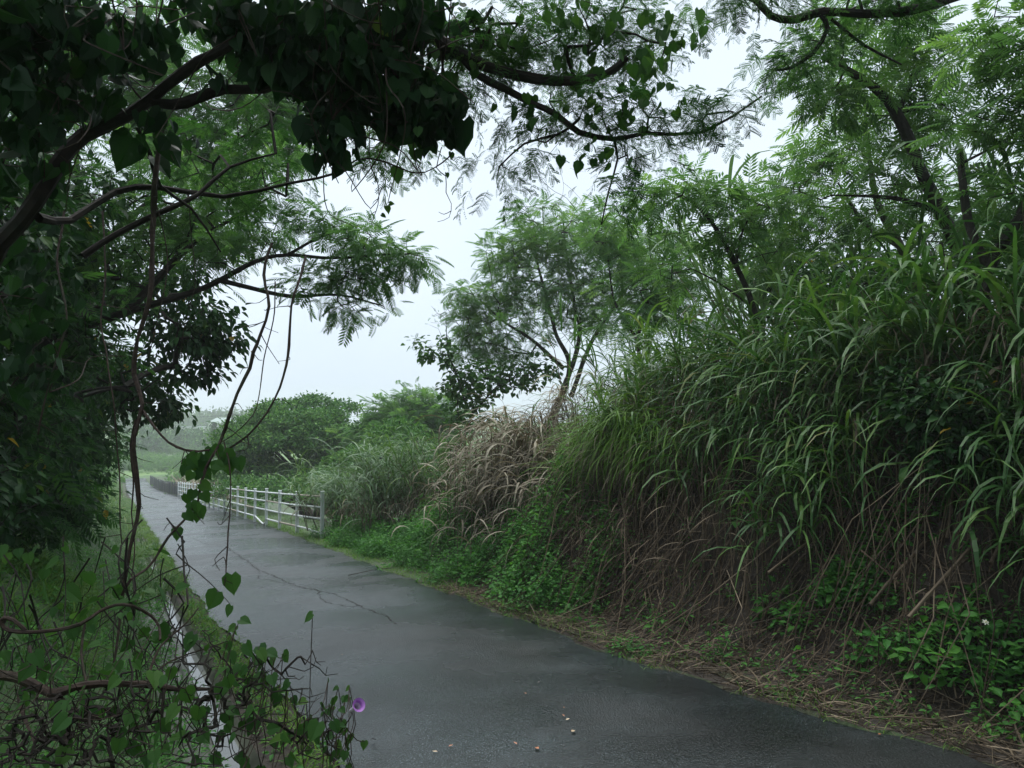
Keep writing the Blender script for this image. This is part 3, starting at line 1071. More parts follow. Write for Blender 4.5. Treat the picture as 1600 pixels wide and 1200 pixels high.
lumps_ = []
for i in range(42):
    a_, q_ = rng.uniform(0, 6.28), rng.random() ** .5 * .92
    lumps_.append((455 + 112 * q_ * math.cos(a_), 700 + 64 * q_ * math.sin(a_), 38.5 - 3.2 * math.sqrt(1 - q_ * q_), rng.uniform(20, 32), rng.uniform(10, 16), 46))
evergreen('large round-crowned evergreen tree standing behind the white fence', W(39, 11, 0),
          [(465, 690, 39, 90, 60, 260), (440, 645, 38.8, 34, 18, 70), (490, 634, 39, 36, 14, 70), (535, 642, 39, 26, 14, 50), (385, 672, 38, 34, 18, 70), (352, 705, 38, 18, 22, 40)] + lumps_,
          leaf=.16)
lm2_ = []
for i in range(20):
    a_, q_ = rng.uniform(0, 6.28), rng.random() ** .5 * .92
    lm2_.append((615 + 66 * q_ * math.cos(a_), 690 + 36 * q_ * math.sin(a_), 33.5 - 2 * math.sqrt(1 - q_ * q_), rng.uniform(16, 26), rng.uniform(8, 13), 40))
evergreen('lower dark evergreen between the large round-crowned one and the reeds', W(33, 9.5, 0), [(615, 690, 34, 60, 32, 160)] + lm2_, leaf=.14, bs=.3)
evergreen('low bushy evergreen in the hollow just behind the fence rails', W(29, 7.4, 0),
          [(430, 775, 30, 50, 26, 120), (380, 770, 32, 40, 24, 90), (350, 760, 36, 30, 30, 80), (560, 735, 27, 44, 34, 120), (620, 700, 26, 50, 40, 130), (500, 765, 26, 40, 26, 90)], .13, 18)
tree('light feathery treetop on the skyline between the evergreen and the dry grass', 'tree',
     [([W(33, 12.5, -.2), P(650, 720, 32), P(652, 660, 32), P(648, 612, 32)], [.14, .1, .03]), ([P(651, 690, 32), P(610, 655, 32)], [.06, .02]), ([P(651, 690, 32), P(690, 650, 32)], [.06, .02])],
     [B(650, 625, 32, 20, 18, 16), B(615, 645, 32, 30, 16, 26), B(650, 655, 32, 46, 20, 50), B(690, 645, 31.5, 26, 20, 30), B(600, 680, 32, 46, 30, 60), B(665, 690, 31, 60, 34, 80)],
     [(FROND, 'feather_light', 14, .38, .3, dict(hang=.2, base=.35))], tip=.008, seg=.5)

# --- left-hand wood: a wall of trees along the gutter
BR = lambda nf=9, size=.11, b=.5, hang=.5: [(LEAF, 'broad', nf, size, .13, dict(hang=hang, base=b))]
MIX = lambda nf=7, size=.11, b=.5: [(LEAF, 'broad', nf, size, .15, dict(hang=.5, base=b)), (FROND, 'feather', 3, .24, .16, dict(hang=.3, base=.35))]


def wb(t, s, h, a, b, c, n):
    return (W(t, s, z=h), a, b, c, n)


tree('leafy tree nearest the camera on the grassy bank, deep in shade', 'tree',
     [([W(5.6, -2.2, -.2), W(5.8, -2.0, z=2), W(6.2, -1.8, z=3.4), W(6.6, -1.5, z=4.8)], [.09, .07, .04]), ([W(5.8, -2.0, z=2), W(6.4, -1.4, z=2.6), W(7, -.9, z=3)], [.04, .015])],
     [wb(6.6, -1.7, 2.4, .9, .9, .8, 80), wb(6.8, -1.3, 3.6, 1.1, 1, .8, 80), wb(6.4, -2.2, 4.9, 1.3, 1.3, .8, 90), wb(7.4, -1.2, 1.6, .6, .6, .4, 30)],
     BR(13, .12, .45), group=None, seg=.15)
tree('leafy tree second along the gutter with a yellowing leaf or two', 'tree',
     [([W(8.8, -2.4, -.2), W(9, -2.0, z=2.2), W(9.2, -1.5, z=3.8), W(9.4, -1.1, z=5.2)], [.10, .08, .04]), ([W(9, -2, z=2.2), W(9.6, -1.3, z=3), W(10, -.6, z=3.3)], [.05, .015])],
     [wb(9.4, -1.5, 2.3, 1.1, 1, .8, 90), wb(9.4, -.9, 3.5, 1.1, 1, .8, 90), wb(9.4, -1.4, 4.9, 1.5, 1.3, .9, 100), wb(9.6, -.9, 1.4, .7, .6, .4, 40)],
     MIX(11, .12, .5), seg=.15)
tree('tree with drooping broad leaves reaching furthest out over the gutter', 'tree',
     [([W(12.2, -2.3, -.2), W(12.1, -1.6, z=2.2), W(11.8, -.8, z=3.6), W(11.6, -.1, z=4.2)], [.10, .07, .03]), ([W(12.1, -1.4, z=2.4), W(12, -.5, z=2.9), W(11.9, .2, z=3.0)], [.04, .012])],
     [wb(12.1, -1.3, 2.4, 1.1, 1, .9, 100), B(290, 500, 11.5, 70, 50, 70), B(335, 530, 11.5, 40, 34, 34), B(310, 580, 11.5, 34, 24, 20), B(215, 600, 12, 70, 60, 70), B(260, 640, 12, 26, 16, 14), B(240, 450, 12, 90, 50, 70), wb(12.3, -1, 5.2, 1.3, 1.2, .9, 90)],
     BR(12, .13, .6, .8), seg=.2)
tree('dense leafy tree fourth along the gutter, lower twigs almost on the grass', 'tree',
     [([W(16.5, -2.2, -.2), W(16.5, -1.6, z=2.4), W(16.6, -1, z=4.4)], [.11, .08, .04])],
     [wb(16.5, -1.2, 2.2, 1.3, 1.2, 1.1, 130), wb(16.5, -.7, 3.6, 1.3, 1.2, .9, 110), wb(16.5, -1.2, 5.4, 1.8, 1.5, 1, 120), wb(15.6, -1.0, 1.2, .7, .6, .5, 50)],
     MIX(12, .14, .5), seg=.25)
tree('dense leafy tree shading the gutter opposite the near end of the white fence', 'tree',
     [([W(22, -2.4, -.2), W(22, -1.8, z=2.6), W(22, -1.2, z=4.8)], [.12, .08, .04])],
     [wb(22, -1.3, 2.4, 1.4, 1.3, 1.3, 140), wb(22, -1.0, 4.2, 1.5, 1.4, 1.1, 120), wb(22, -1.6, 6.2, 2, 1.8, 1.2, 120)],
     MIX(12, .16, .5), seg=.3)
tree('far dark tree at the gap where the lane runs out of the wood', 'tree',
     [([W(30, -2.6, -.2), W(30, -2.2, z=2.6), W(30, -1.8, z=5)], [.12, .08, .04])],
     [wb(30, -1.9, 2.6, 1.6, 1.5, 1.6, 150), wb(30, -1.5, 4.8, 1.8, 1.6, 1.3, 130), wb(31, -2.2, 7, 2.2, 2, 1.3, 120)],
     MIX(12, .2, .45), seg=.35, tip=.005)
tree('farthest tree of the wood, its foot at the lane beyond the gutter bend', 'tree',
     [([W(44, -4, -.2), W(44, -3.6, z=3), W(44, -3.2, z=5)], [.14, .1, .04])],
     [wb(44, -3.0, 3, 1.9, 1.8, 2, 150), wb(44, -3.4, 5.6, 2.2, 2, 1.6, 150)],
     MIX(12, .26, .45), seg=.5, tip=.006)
tree('unseen tall tree added to the wood, its high crown darkening the left bank', 'tree',  # added out of view; its canopy shades the left wall and bank from above
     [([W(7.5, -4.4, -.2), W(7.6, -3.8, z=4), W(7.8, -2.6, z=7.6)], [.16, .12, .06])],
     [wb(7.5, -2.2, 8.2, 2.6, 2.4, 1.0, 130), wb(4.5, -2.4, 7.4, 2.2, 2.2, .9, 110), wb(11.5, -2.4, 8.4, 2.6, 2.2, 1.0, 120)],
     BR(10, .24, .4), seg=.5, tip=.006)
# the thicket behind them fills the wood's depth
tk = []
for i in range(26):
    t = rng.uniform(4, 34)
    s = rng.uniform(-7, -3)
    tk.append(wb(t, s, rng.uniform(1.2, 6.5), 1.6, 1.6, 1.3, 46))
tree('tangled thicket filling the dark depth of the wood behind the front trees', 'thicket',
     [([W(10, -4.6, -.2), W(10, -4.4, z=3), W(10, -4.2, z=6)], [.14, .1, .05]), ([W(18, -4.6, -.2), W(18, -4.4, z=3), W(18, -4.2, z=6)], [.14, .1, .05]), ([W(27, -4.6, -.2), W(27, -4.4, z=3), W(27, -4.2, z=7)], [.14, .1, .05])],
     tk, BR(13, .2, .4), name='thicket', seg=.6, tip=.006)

# --- feathery tree on the left whose outer twigs reach into the sky gap
tree('feathery tree reaching its outer twigs from the wood into the gap of sky', 'tree',
     [([W(8.4, -3.4, -.2), P(-20, 640, 8.2), P(60, 540, 8.2), P(190, 490, 8.2), P(290, 462, 8.2), P(340, 440, 8.2), P(400, 408, 8.2), P(450, 398, 8.2), P(520, 404, 8.2), P(600, 398, 8.2), P(655, 395, 8.2)], [.12, .11, .08, .05, .035, .02, .008]),
      ([P(345, 438, 8.2), P(400, 452, 8.2), P(455, 462, 8.2), P(530, 462, 8.2), P(600, 478, 8.2)], [.03, .02, .006]),
      ([P(200, 485, 8.2), P(280, 400, 8.4), P(350, 350, 8.5), P(420, 310, 8.5)], [.05, .03, .01]),
      ([P(450, 398, 8.2), P(500, 370, 8.2), P(560, 352, 8.2)], [.02, .006])],
     [B(575, 385, 8.2, 75, 26, 40), B(640, 405, 8.2, 38, 24, 22), B(520, 350, 8.2, 46, 22, 20), B(560, 430, 8.2, 60, 22, 24), B(560, 480, 8.2, 46, 18, 14), B(500, 440, 8.2, 50, 26, 20), B(420, 360, 8.4, 60, 40, 30),
      B(350, 310, 8.5, 80, 40, 36), B(430, 250, 8.5, 60, 30, 18), B(270, 360, 8.5, 90, 60, 50), B(180, 420, 8.5, 90, 50, 44), B(330, 400, 8.3, 60, 40, 26), B(110, 340, 8.5, 90, 70, 50), B(230, 260, 8.6, 90, 60, 40), B(60, 250, 8.6, 90, 70, 40)],
     [(FROND, 'feather_light', 6, .15, .1, dict(hang=.35, base=.3))], tip=.0026)
tree('thin feathery tree deeper in the wood, lace-like against the white sky', 'tree',
     [([W(13.5, -3.2, -.2), P(60, 600, 13), P(150, 400, 13), P(280, 280, 13), P(400, 200, 13)], [.12, .1, .06, .02]), ([P(150, 400, 13), P(120, 250, 13), P(160, 120, 13)], [.07, .02])],
     [B(420, 200, 13, 80, 50, 40), B(330, 250, 13, 90, 50, 50), B(250, 180, 13, 90, 60, 50), B(150, 130, 13, 90, 70, 50), B(300, 350, 13, 90, 50, 40), B(500, 130, 13, 60, 50, 26), B(380, 130, 13, 80, 50, 36), B(200, 60, 13, 100, 50, 50), B(50, 60, 13, 100, 80, 50)],
     [(FROND, 'feather_light', 10, .27, .16, dict(hang=.3, base=.25))], tip=.004)

# --- the big dark tree that leans over the lane, with its limbs across the top
root = np.array([-3.6, 1.6, 0.0])
root[2] = gz(root) - .1
tree('big dark leaning tree whose limbs arch over the lane and frame the top', 'tree',
     [([root, np.array([-3.2, 2.1, 1.2]), P(-90, 470, 3.2), P(0, 380, 3.2), P(55, 315, 3.2), P(90, 255, 3.25), P(130, 212, 3.3), P(200, 180, 3.3), P(262, 132, 3.3), P(310, 95, 3.3), P(350, 75, 3.3), P(400, 40, 3.3), P(450, -10, 3.3), P(560, -160, 3.3)], [.12, .085, .056, .046, .042, .037, .032, .027, .023, .02, .016]),
      ([P(232, 158, 3.3), P(270, 160, 3.32), P(310, 150, 3.35), P(350, 138, 3.4), P(410, 138, 3.4), P(470, 110, 3.4), P(560, 60, 3.4)], [.022, .026, .024, .02, .01]),
      ([P(450, -10, 3.3), P(560, -90, 3.5), P(600, -25, 3.6), P(640, 25, 3.6), P(690, 68, 3.6), P(740, 95, 3.6), P(790, 112, 3.6), P(840, 124, 3.6), P(900, 126, 3.6), P(945, 115, 3.6), P(978, 90, 3.6)], [.04, .036, .034, .028, .024, .018]),
      ([P(720, 88, 3.6), P(745, 112, 3.6), P(790, 138, 3.6), P(830, 162, 3.6), P(870, 180, 3.6), P(905, 208, 3.6), P(960, 218, 3.6), P(1010, 208, 3.6), P(1100, 205, 3.6), P(1190, 150, 3.6)], [.018, .018, .016, .014, .01, .005]),
      ([P(640, 60, 3.6), P(700, 62, 3.6), P(745, 45, 3.6), P(770, 10, 3.6)], [.012, .008]),
      ([P(905, 185, 3.6), P(890, 200, 3.6), P(870, 212, 3.6), P(820, 225, 3.6), P(780, 262, 3.6)], [.008, .004]),
      ([P(960, 220, 3.6), P(965, 250, 3.6), P(948, 300, 3.6), P(938, 350, 3.6)], [.007, .003]),
      ([P(60, 340, 3.2), P(110, 345, 3.4), P(180, 300, 3.6), P(250, 292, 3.7), P(350, 305, 3.9), P(450, 285, 4), P(540, 265, 4.1), P(620, 215, 4.1)], [.022, .016, .013, .008, .004]),
      ([P(130, 400, 3.5), P(190, 365, 3.6), P(260, 330, 3.7), P(310, 305, 3.8), P(360, 262, 3.9), P(430, 240, 4)], [.018, .013, .005]),
      ([P(215, 200, 3.35), P(235, 240, 3.4), P(252, 290, 3.5), P(300, 325, 3.6), P(345, 395, 3.7)], [.01, .009, .004])],
     [B(785, 262, 3.6, 18, 16, 5), B(760, 60, 3.7, 70, 46, 34), B(860, 50, 3.7, 90, 50, 40), B(960, 40, 3.8, 70, 44, 28), B(1030, 70, 3.8, 30, 40, 10), B(900, 165, 3.6, 70, 22, 16), B(1000, 185, 3.6, 70, 26, 18), B(1110, 175, 3.6, 60, 22, 15),
      B(990, 245, 3.6, 30, 16, 5), B(955, 310, 3.6, 12, 26, 3), B(830, 200, 3.6, 40, 30, 10), B(610, 230, 4, 60, 24, 12), B(640, 215, 4.1, 40, 18, 8), B(400, 190, 4.2, 70, 30, 18), B(300, 250, 4.2, 70, 40, 18), B(420, 300, 4.3, 60, 40, 16), B(690, 140, 3.8, 40, 30, 12),
      (np.array([.3, 2.6, 5.0]), 2.2, 1.6, .5, 120), (np.array([2.2, 3.9, 5.7]), 1.6, 1.4, .4, 70)],
     [(FINE, 'feather', 2, .12, .08, dict(hang=.5, base=.45)), (FINE2, 'feather', 2, .11, .08, dict(hang=.8, base=.55))], seg=.09, tip=.0018, maxr=.009)

# the wood closes in behind too: the lane comes out of it
for lab, t0, s0, lean in [('big shade tree of the wood just behind the camera, on the left of the lane', -3.2, -3.4, 1.6), ('big shade tree of the wood behind the camera, on the bank side', -3.0, 7.6, -1.6),
                          ('shade tree farther back over the lane behind the camera', -9, -1.6, 2.2), ('shade tree farther back on the bank side behind the camera', -8.5, 7.0, -1.8)]:
    tree(lab, 'tree', [([W(t0, s0, -.3), W(t0, s0 + lean * .4, z=3), W(t0, s0 + lean, z=6.5)], [.2, .16, .08])],
         [wb(t0, s0 + lean, 6.6, 2.6, 2.6, 1.2, 150), wb(t0 - 1, s0 + lean * .3, 3.6, 2.0, 2.0, 1.6, 130), wb(t0 - 1.5, s0 + lean * 1.6, 7.0, 2.4, 2.4, .9, 110)],
         [(LEAF, 'broad', 9, .3, .3, dict(hang=.4, base=.4))], seg=.5, tip=.006, group='shade trees behind the camera')

# broad-leaved climber smothering the arch: the black mass of the upper left
cl = empty('climbing_vine', P(560, 90, 3.3), 'mass of large dark leaves smothering the arching limbs at the top', 'vine')
reg = [(560, 110, 3.4, 95, 72, 400), (470, 90, 3.4, 95, 62, 290), (640, 150, 3.5, 74, 58, 230), (520, 210, 3.4, 46, 50, 90), (690, 180, 3.6, 46, 50, 90), (430, 40, 3.3, 110, 46, 260), (340, 20, 3.3, 80, 30, 100), (600, 30, 3.4, 110, 50, 280),
       (120, 60, 3.0, 130, 70, 150), (20, 130, 2.9, 90, 110, 190), (60, 30, 2.9, 110, 60, 150), (130, 150, 3.2, 80, 40, 60), (220, 60, 3.2, 60, 50, 45), (40, 250, 3.2, 60, 60, 70), (330, 120, 3.3, 30, 26, 8), (250, 210, 3.3, 70, 34, 24), (710, 40, 3.7, 60, 60, 50),
       (60, 430, 3.6, 70, 90, 60), (40, 560, 3.6, 60, 70, 50)]
pts = blob_points([B(*r_) for r_ in reg] + [(np.array([-.9, 2.4, 4.4]), 1.6, 1.5, .5, 620), (np.array([-2.6, 1.6, 4.2]), 1.2, 1.3, .7, 320)])
n = len(pts)
f = norm(rng.normal(0, .5, (n, 3)) + np.array([0, 0, -1.1]))
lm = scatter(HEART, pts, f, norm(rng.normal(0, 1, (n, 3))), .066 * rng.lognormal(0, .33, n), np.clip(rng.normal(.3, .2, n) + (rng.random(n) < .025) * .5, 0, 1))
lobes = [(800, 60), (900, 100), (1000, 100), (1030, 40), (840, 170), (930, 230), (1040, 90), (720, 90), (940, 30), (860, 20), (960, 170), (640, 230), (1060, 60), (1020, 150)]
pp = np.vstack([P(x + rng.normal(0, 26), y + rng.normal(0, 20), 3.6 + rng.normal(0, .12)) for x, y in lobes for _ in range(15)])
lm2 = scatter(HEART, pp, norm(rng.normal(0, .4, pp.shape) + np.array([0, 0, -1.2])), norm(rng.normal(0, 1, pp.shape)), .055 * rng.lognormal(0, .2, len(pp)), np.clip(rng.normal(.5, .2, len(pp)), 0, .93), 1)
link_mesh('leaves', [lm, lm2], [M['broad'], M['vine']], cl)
# its stems: thin wandering tubes
st = []
anch = pts[rng.choice(n, 150, False)]
for a in anch:
    b = a + rng.normal(0, .22, 3)
    st.append(tube(smooth_path([a, (a + b) / 2 + rng.normal(0, .06, 3), b, b + rng.normal(0, .12, 3)], .05), [.004, .002], 4, rough=0))
so = anch[np.argsort(anch[:, 0])]
for a, b in zip(so[:-1], so[1:]):
    if np.linalg.norm(a - b) < 1.6:
        st.append(tube(smooth_path([a, (a + b) / 2 + rng.normal(0, .05, 3), b], .08), [.003, .003], 4, rough=0))
link_mesh('stems', st, [M['liana']], cl)

# ------------------------------------------------------------------ hanging vines
def liana(label, pts, r, name='hanging_vine', leaves=(), tend=0, ls=.075, extra=()):
    """one vine: a wobbling stem with its own hearts; leaves are (px, py, D, size, tilt)"""
    path = smooth_path([P(*p) for p in pts], .05, .006)
    e = empty(name, path[0], label, 'vine')
    parts = [tube(path, r, 6, rough=.12)]
    for ex in extra:
        parts.append(tube(smooth_path([P(*p) for p in ex], .04, .004), [r[-1] * .8, r[-1] * .5], 5))
    for _ in range(tend):
        a = path[rng.integers(len(path) // 5, len(path))]
        b = a + np.array([rng.normal(0, .06), rng.normal(0, .04), -abs(rng.normal(.03, .05))])
        parts.append(tube(smooth_path([a, (a + b) / 2 + rng.normal(0, .015, 3), b], .02), [.0022, .0012], 4, rough=0))
    link_mesh('stem', parts, [M['liana']], e)
    if len(leaves):
        L = np.array([P(l[0], l[1], l[2]) for l in leaves])
        sz = np.array([l[3] for l in leaves])
        az = np.array([l[4] for l in leaves])
        # blades hang tip down and face the open lane
        f = norm(np.stack([np.sin(az), rng.normal(0, .15, len(L)), -np.cos(az)], -1))
        up = norm(np.stack([rng.normal(.2, .25, len(L)), -np.ones(len(L)), rng.normal(.35, .2, len(L))], -1))
        link_mesh('leaves', [scatter(HEART, L, f, up, sz, np.clip(rng.normal(.5, .25, len(L)), 0, 1))], [M['vine']], e)
    return e


rl = lambda x, y, D, n, sx, sy, s: [(x + rng.normal(0, sx), y + rng.normal(0, sy), D + rng.normal(0, .04), s * rng.uniform(.7, 1.15), rng.normal(0, .5)) for _ in range(n)]
liana('thickest hanging vine, a dark rope dropping from the arch beside the gutter',
      [(250, 180, 3.4), (245, 270, 3.3), (240, 340, 3.3), (238, 420, 3.25), (234, 475, 3.2), (214, 530, 3.2), (210, 585, 3.2), (222, 630, 3.15), (210, 680, 3.1), (213, 740, 3.1), (216, 790, 3.1), (208, 835, 3.05), (200, 880, 3.05), (190, 960, 3.0), (178, 1040, 2.9)],
      [.012, .012, .011, .010, .009, .009, .008, .005], tend=14,
      extra=[[(212, 655, 3.12), (206, 700, 3.12), (209, 760, 3.1), (207, 800, 3.1), (212, 850, 3.05), (205, 900, 3.0)]])
liana('long vine zigzagging down from the feathery twigs to the leafy knot',
      [(425, 380, 3.4), (412, 430, 3.3), (420, 478, 3.2), (406, 520, 3.15), (395, 550, 3.1), (392, 575, 3.1), (372, 615, 3.05), (360, 650, 3.0), (350, 680, 3.0), (338, 702, 2.95), (322, 728, 2.95), (312, 770, 2.9), (308, 800, 2.9)],
      [.007, .007, .008, .006, .004], tend=16, leaves=rl(322, 712, 2.95, 8, 14, 8, .062) + rl(303, 738, 2.93, 9, 8, 12, .056) + rl(302, 778, 2.9, 11, 7, 17, .048) + [(350, 706, 2.95, .075, .5), (372, 715, 2.95, .06, .2), (336, 725, 2.9, .05, 1.2)],
      extra=[[(430, 440, 3.3), (425, 500, 3.2), (412, 560, 3.15), (404, 620, 3.1), (395, 650, 3.05), (365, 680, 3.0), (345, 692, 2.97)]])
liana('right-hand vine curving in an open bow against the pale sky',
      [(478, 400, 3.5), (470, 430, 3.4), (460, 460, 3.3), (456, 495, 3.25), (452, 540, 3.2), (448, 570, 3.15), (437, 605, 3.1), (415, 645, 3.05), (385, 680, 3.0), (350, 705, 2.97)],
      [.0055, .006, .005, .004], tend=8)
liana('vine slung in a low loop between the thick rope vine and the leafy knot',
      [(222, 640, 3.15), (240, 668, 3.1), (262, 690, 3.05), (290, 703, 3.0), (312, 707, 2.96), (328, 704, 2.95)], [.006, .0055, .005], tend=4)
liana('thin vine hanging below the knot with one heart leaf over the wet road',
      [(350, 690, 3.0), (358, 730, 2.9), (361, 780, 2.85), (358, 830, 2.8), (356, 870, 2.75), (353, 895, 2.7), (349, 915, 2.68)], [.003, .0025], tend=6, leaves=[(362, 898, 2.7, .075, .1), (340, 925, 2.7, .075, -.5)])
liana('arching vine sweeping from the leafy knot down to the brushwood',
      [(303, 790, 2.9), (285, 812, 2.85), (262, 840, 2.8), (245, 870, 2.75), (230, 890, 2.7), (205, 905, 2.6), (190, 930, 2.6)], [.005, .0045], tend=4, leaves=[(278, 825, 2.85, .05, 0)])
liana('dangling tendril tip with a few small leaves alone in the sky gap',
      [(575, 230, 3.9), (580, 262, 3.9), (590, 285, 3.9), (592, 310, 3.9), (588, 330, 3.9), (580, 350, 3.9)], [.003, .0015], leaves=[(604, 322, 3.9, .045, .3), (596, 335, 3.9, .03, 1), (608, 318, 3.9, .03, 1.5)], tend=2)
liana('curled tendril tip with one tiny leaf hanging below the dark climber',
      [(690, 230, 3.7), (682, 262, 3.7), (696, 275, 3.7), (697, 300, 3.7), (706, 318, 3.7), (702, 340, 3.7), (684, 347, 3.7)], [.003, .0012], leaves=[(698, 270, 3.7, .03, .2), (705, 238, 3.7, .04, 0)], tend=1)
liana('sagging thin vine loop under the dark climber',
      [(530, 272, 3.6), (560, 250, 3.6), (600, 252, 3.6), (640, 268, 3.6), (665, 270, 3.6), (690, 255, 3.6), (705, 240, 3.6)], [.0045, .003], tend=2)
liana('fine tangle of pale tendrils against the sky below the arching limbs',
      [(880, 215, 3.8), (845, 265, 3.8), (850, 285, 3.8), (868, 300, 3.8), (885, 310, 3.8), (900, 330, 3.8)], [.0014, .001],
      extra=[[(830, 240, 3.8), (845, 275, 3.8), (850, 310, 3.8)], [(870, 250, 3.8), (880, 290, 3.8), (870, 330, 3.8)], [(900, 240, 3.8), (915, 268, 3.8), (890, 262, 3.8)], [(880, 285, 3.8), (905, 310, 3.8), (918, 330, 3.8)]])
liana('twisted pair of thin vines at the left edge of the sky gap',
      [(160, 330, 4), (165, 420, 3.9), (158, 500, 3.8), (165, 560, 3.7), (178, 640, 3.6), (185, 720, 3.6), (190, 800, 3.5), (192, 850, 3.5)], [.005, .004, .003], tend=10,
      extra=[[(295, 300, 3.9), (300, 380, 3.9), (305, 440, 3.8), (290, 500, 3.8), (282, 560, 3.8)]])
liana('thin vine twisting down the middle of the dark foliage',
      [(100, 330, 4), (92, 420, 3.9), (105, 500, 3.8), (88, 560, 3.7), (66, 640, 3.6), (60, 680, 3.6)], [.006, .004], tend=8, extra=[[(240, 300, 3.6), (262, 400, 3.6), (250, 480, 3.5), (232, 560, 3.5)], [(60, 380, 3.8), (70, 480, 3.8), (50, 560, 3.8)]])

# ------------------------------------------------------------------ lower left: fallen branch, brushwood, curly vine, flower
br = empty('fallen_branch', P(-60, 1040, 2.0), 'bent brown branch lying across the lower left brushwood', 'branch')
main = [P(-80, 1040, 1.95), P(0, 1055, 2.0), P(40, 1066, 2.0), P(82, 1084, 2.0), P(120, 1072, 2.0), P(160, 1067, 2.02), P(230, 1070, 2.05), P(275, 1078, 2.1), P(332, 1078, 2.15)]
sub = [P(85, 1084, 2.0), P(110, 1108, 2.0), P(160, 1122, 2.02)]
lp = smooth_path(main, .05, .004)
tg = blob_points([B(100, 1160, 1.75, 140, 50, 260), B(240, 1120, 1.95, 190, 70, 380), B(420, 1070, 2.1, 110, 50, 150), B(90, 1130, 1.8, 130, 60, 170), B(290, 1010, 2.2, 60, 40, 40), B(500, 1150, 2.1, 50, 36, 60)])
a, b, ra, rb, dirs = grow([(lp, 0, 0), (smooth_path(sub, .05), 0, 0)], tg, jit=.2, seg=.045, tip=.0008, maxr=.0045)
link_mesh('twigs', [prisms(a, b, ra, rb, 4)], [M['bark']], br)
link_mesh('limb', [tube(lp, [.015, .014, .012, .010, .008, .005], 8, rough=.1), tube(smooth_path(sub, .04, .004), [.011, .006], 7)], [M['liana']], br)

tn = empty('brushwood', P(60, 1000, 2.8), 'dark tangle of thin dead vines over the lower left bank', 'brushwood')
tp2 = []
for i in range(64):
    x, y, D = rng.uniform(-20, 300), rng.uniform(800, 1080), rng.uniform(2.3, 3.6)
    pts_ = []
    for k in range(5):
        pts_.append(P(x, min(y, 1180), D))
        x += rng.normal(-5, 26)
        y += rng.uniform(14, 70)
        D += rng.normal(-.05, .08)
    tp2.append(tube(smooth_path(pts_, .06, .006), [rng.uniform(.0018, .0045), .0012], 4, rough=0))
link_mesh('twigs', tp2, [M['bark']], tn)
Lp = np.array([P(rng.uniform(0, 260), rng.uniform(850, 1120), rng.uniform(2.4, 3.4)) for _ in range(90)])
link_mesh('leaves', [scatter(HEART, Lp, norm(rng.normal(0, .7, (90, 3)) + np.array([0, 0, -.8])), norm(rng.normal(0, .6, (90, 3)) + np.array([0, -.4, .8])), .045 * rng.lognormal(0, .3, 90), rng.random(90) * .7)], [M['vine']], tn)

e = empty('curly_vine', P(5, 985, 2.2), 'vine curled back in a loop above the brushwood', 'vine')
cur = [(40, 985, 2.2), (20, 968, 2.2), (5, 966, 2.2), (2, 975, 2.2), (15, 985, 2.2), (50, 988, 2.2), (85, 985, 2.25), (125, 975, 2.25), (155, 955, 2.3), (180, 945, 2.3), (205, 946, 2.3), (235, 962, 2.35), (248, 980, 2.35), (250, 1000, 2.3)]
link_mesh('stem', [tube(smooth_path([P(*c) for c in cur], .03, .002), [.006, .006, .005, .004], 6),
                   tube(smooth_path([P(133, 975, 2.25), P(126, 1020, 2.2), P(134, 1070, 2.1), P(140, 1078, 2.05)], .03, .003), [.004, .003], 5),
                   tube(smooth_path([P(46, 1010, 2.2), P(48, 1035, 2.15), P(30, 1085, 2.1), P(38, 1120, 2), P(55, 1160, 1.9)], .03, .003), [.005, .004], 5),
                   tube(smooth_path([P(230, 1060, 2.1), P(250, 1010, 2.2), P(290, 975, 2.3), P(310, 950, 2.35)], .03, .004), [.004, .002], 5),
                   tube(smooth_path([P(225, 1070, 2.1), P(262, 1035, 2.2), P(320, 1015, 2.3), P(360, 1000, 2.35)], .03, .004), [.003, .002], 5)], [M['liana']], e)

bv = empty('creeping_vine', P(300, 1100, 2.1), 'heart-leaved creeper sprawling over the brushwood beside the gutter', 'vine')
hl = []
for (x, y, D, n, sx, sy, s) in [(370, 1040, 2.1, 16, 40, 30, .05), (420, 1060, 2.15, 20, 40, 30, .045), (300, 1110, 1.95, 36, 80, 40, .055), (180, 1140, 1.9, 40, 90, 40, .05), (480, 1150, 2.1, 36, 40, 30, .038), (540, 1160, 2.1, 16, 12, 24, .035), (520, 1100, 2.15, 12, 18, 16, .028),
                                (60, 1120, 1.8, 24, 60, 40, .05), (110, 1030, 2.2, 14, 50, 30, .045), (360, 985, 2.3, 9, 16, 12, .05), (250, 1000, 2.3, 10, 40, 20, .035), (430, 1160, 2.0, 20, 40, 30, .045)]:
    hl += rl(x, y, D, n, sx, sy, s)
hl = [h_ for h_ in hl if rng.random() > .22]
hl += [(303, 992, 2.2, .075, -.25), (275, 922, 2.3, .06, 1.3), (405, 1010, 2.2, .055, .6), (208, 935, 2.3, .045, 1.2), (420, 1162, 1.95, .085, 1.4)]
L = np.array([P(l[0], l[1], l[2] + rng.normal(0, .07)) for l in hl])
sz = np.array([l[3] for l in hl]) * .78
az = np.array([l[4] for l in hl]) * 1.5
f = norm(np.stack([np.sin(az), rng.normal(-.3, .5, len(L)), -np.cos(az)], -1))
up = norm(np.stack([rng.normal(0, .5, len(L)), -.5 * np.ones(len(L)), rng.normal(.9, .3, len(L))], -1))
rr = np.clip(rng.normal(.35, .2, len(L)), 0, .9)
rr[rng.choice(len(L), 9, False)] = 1
link_mesh('leaves', [scatter(HEART, L, f, up, sz, rr)], [M['vine']], bv)
prt = []
order = np.argsort(L[:, 0])
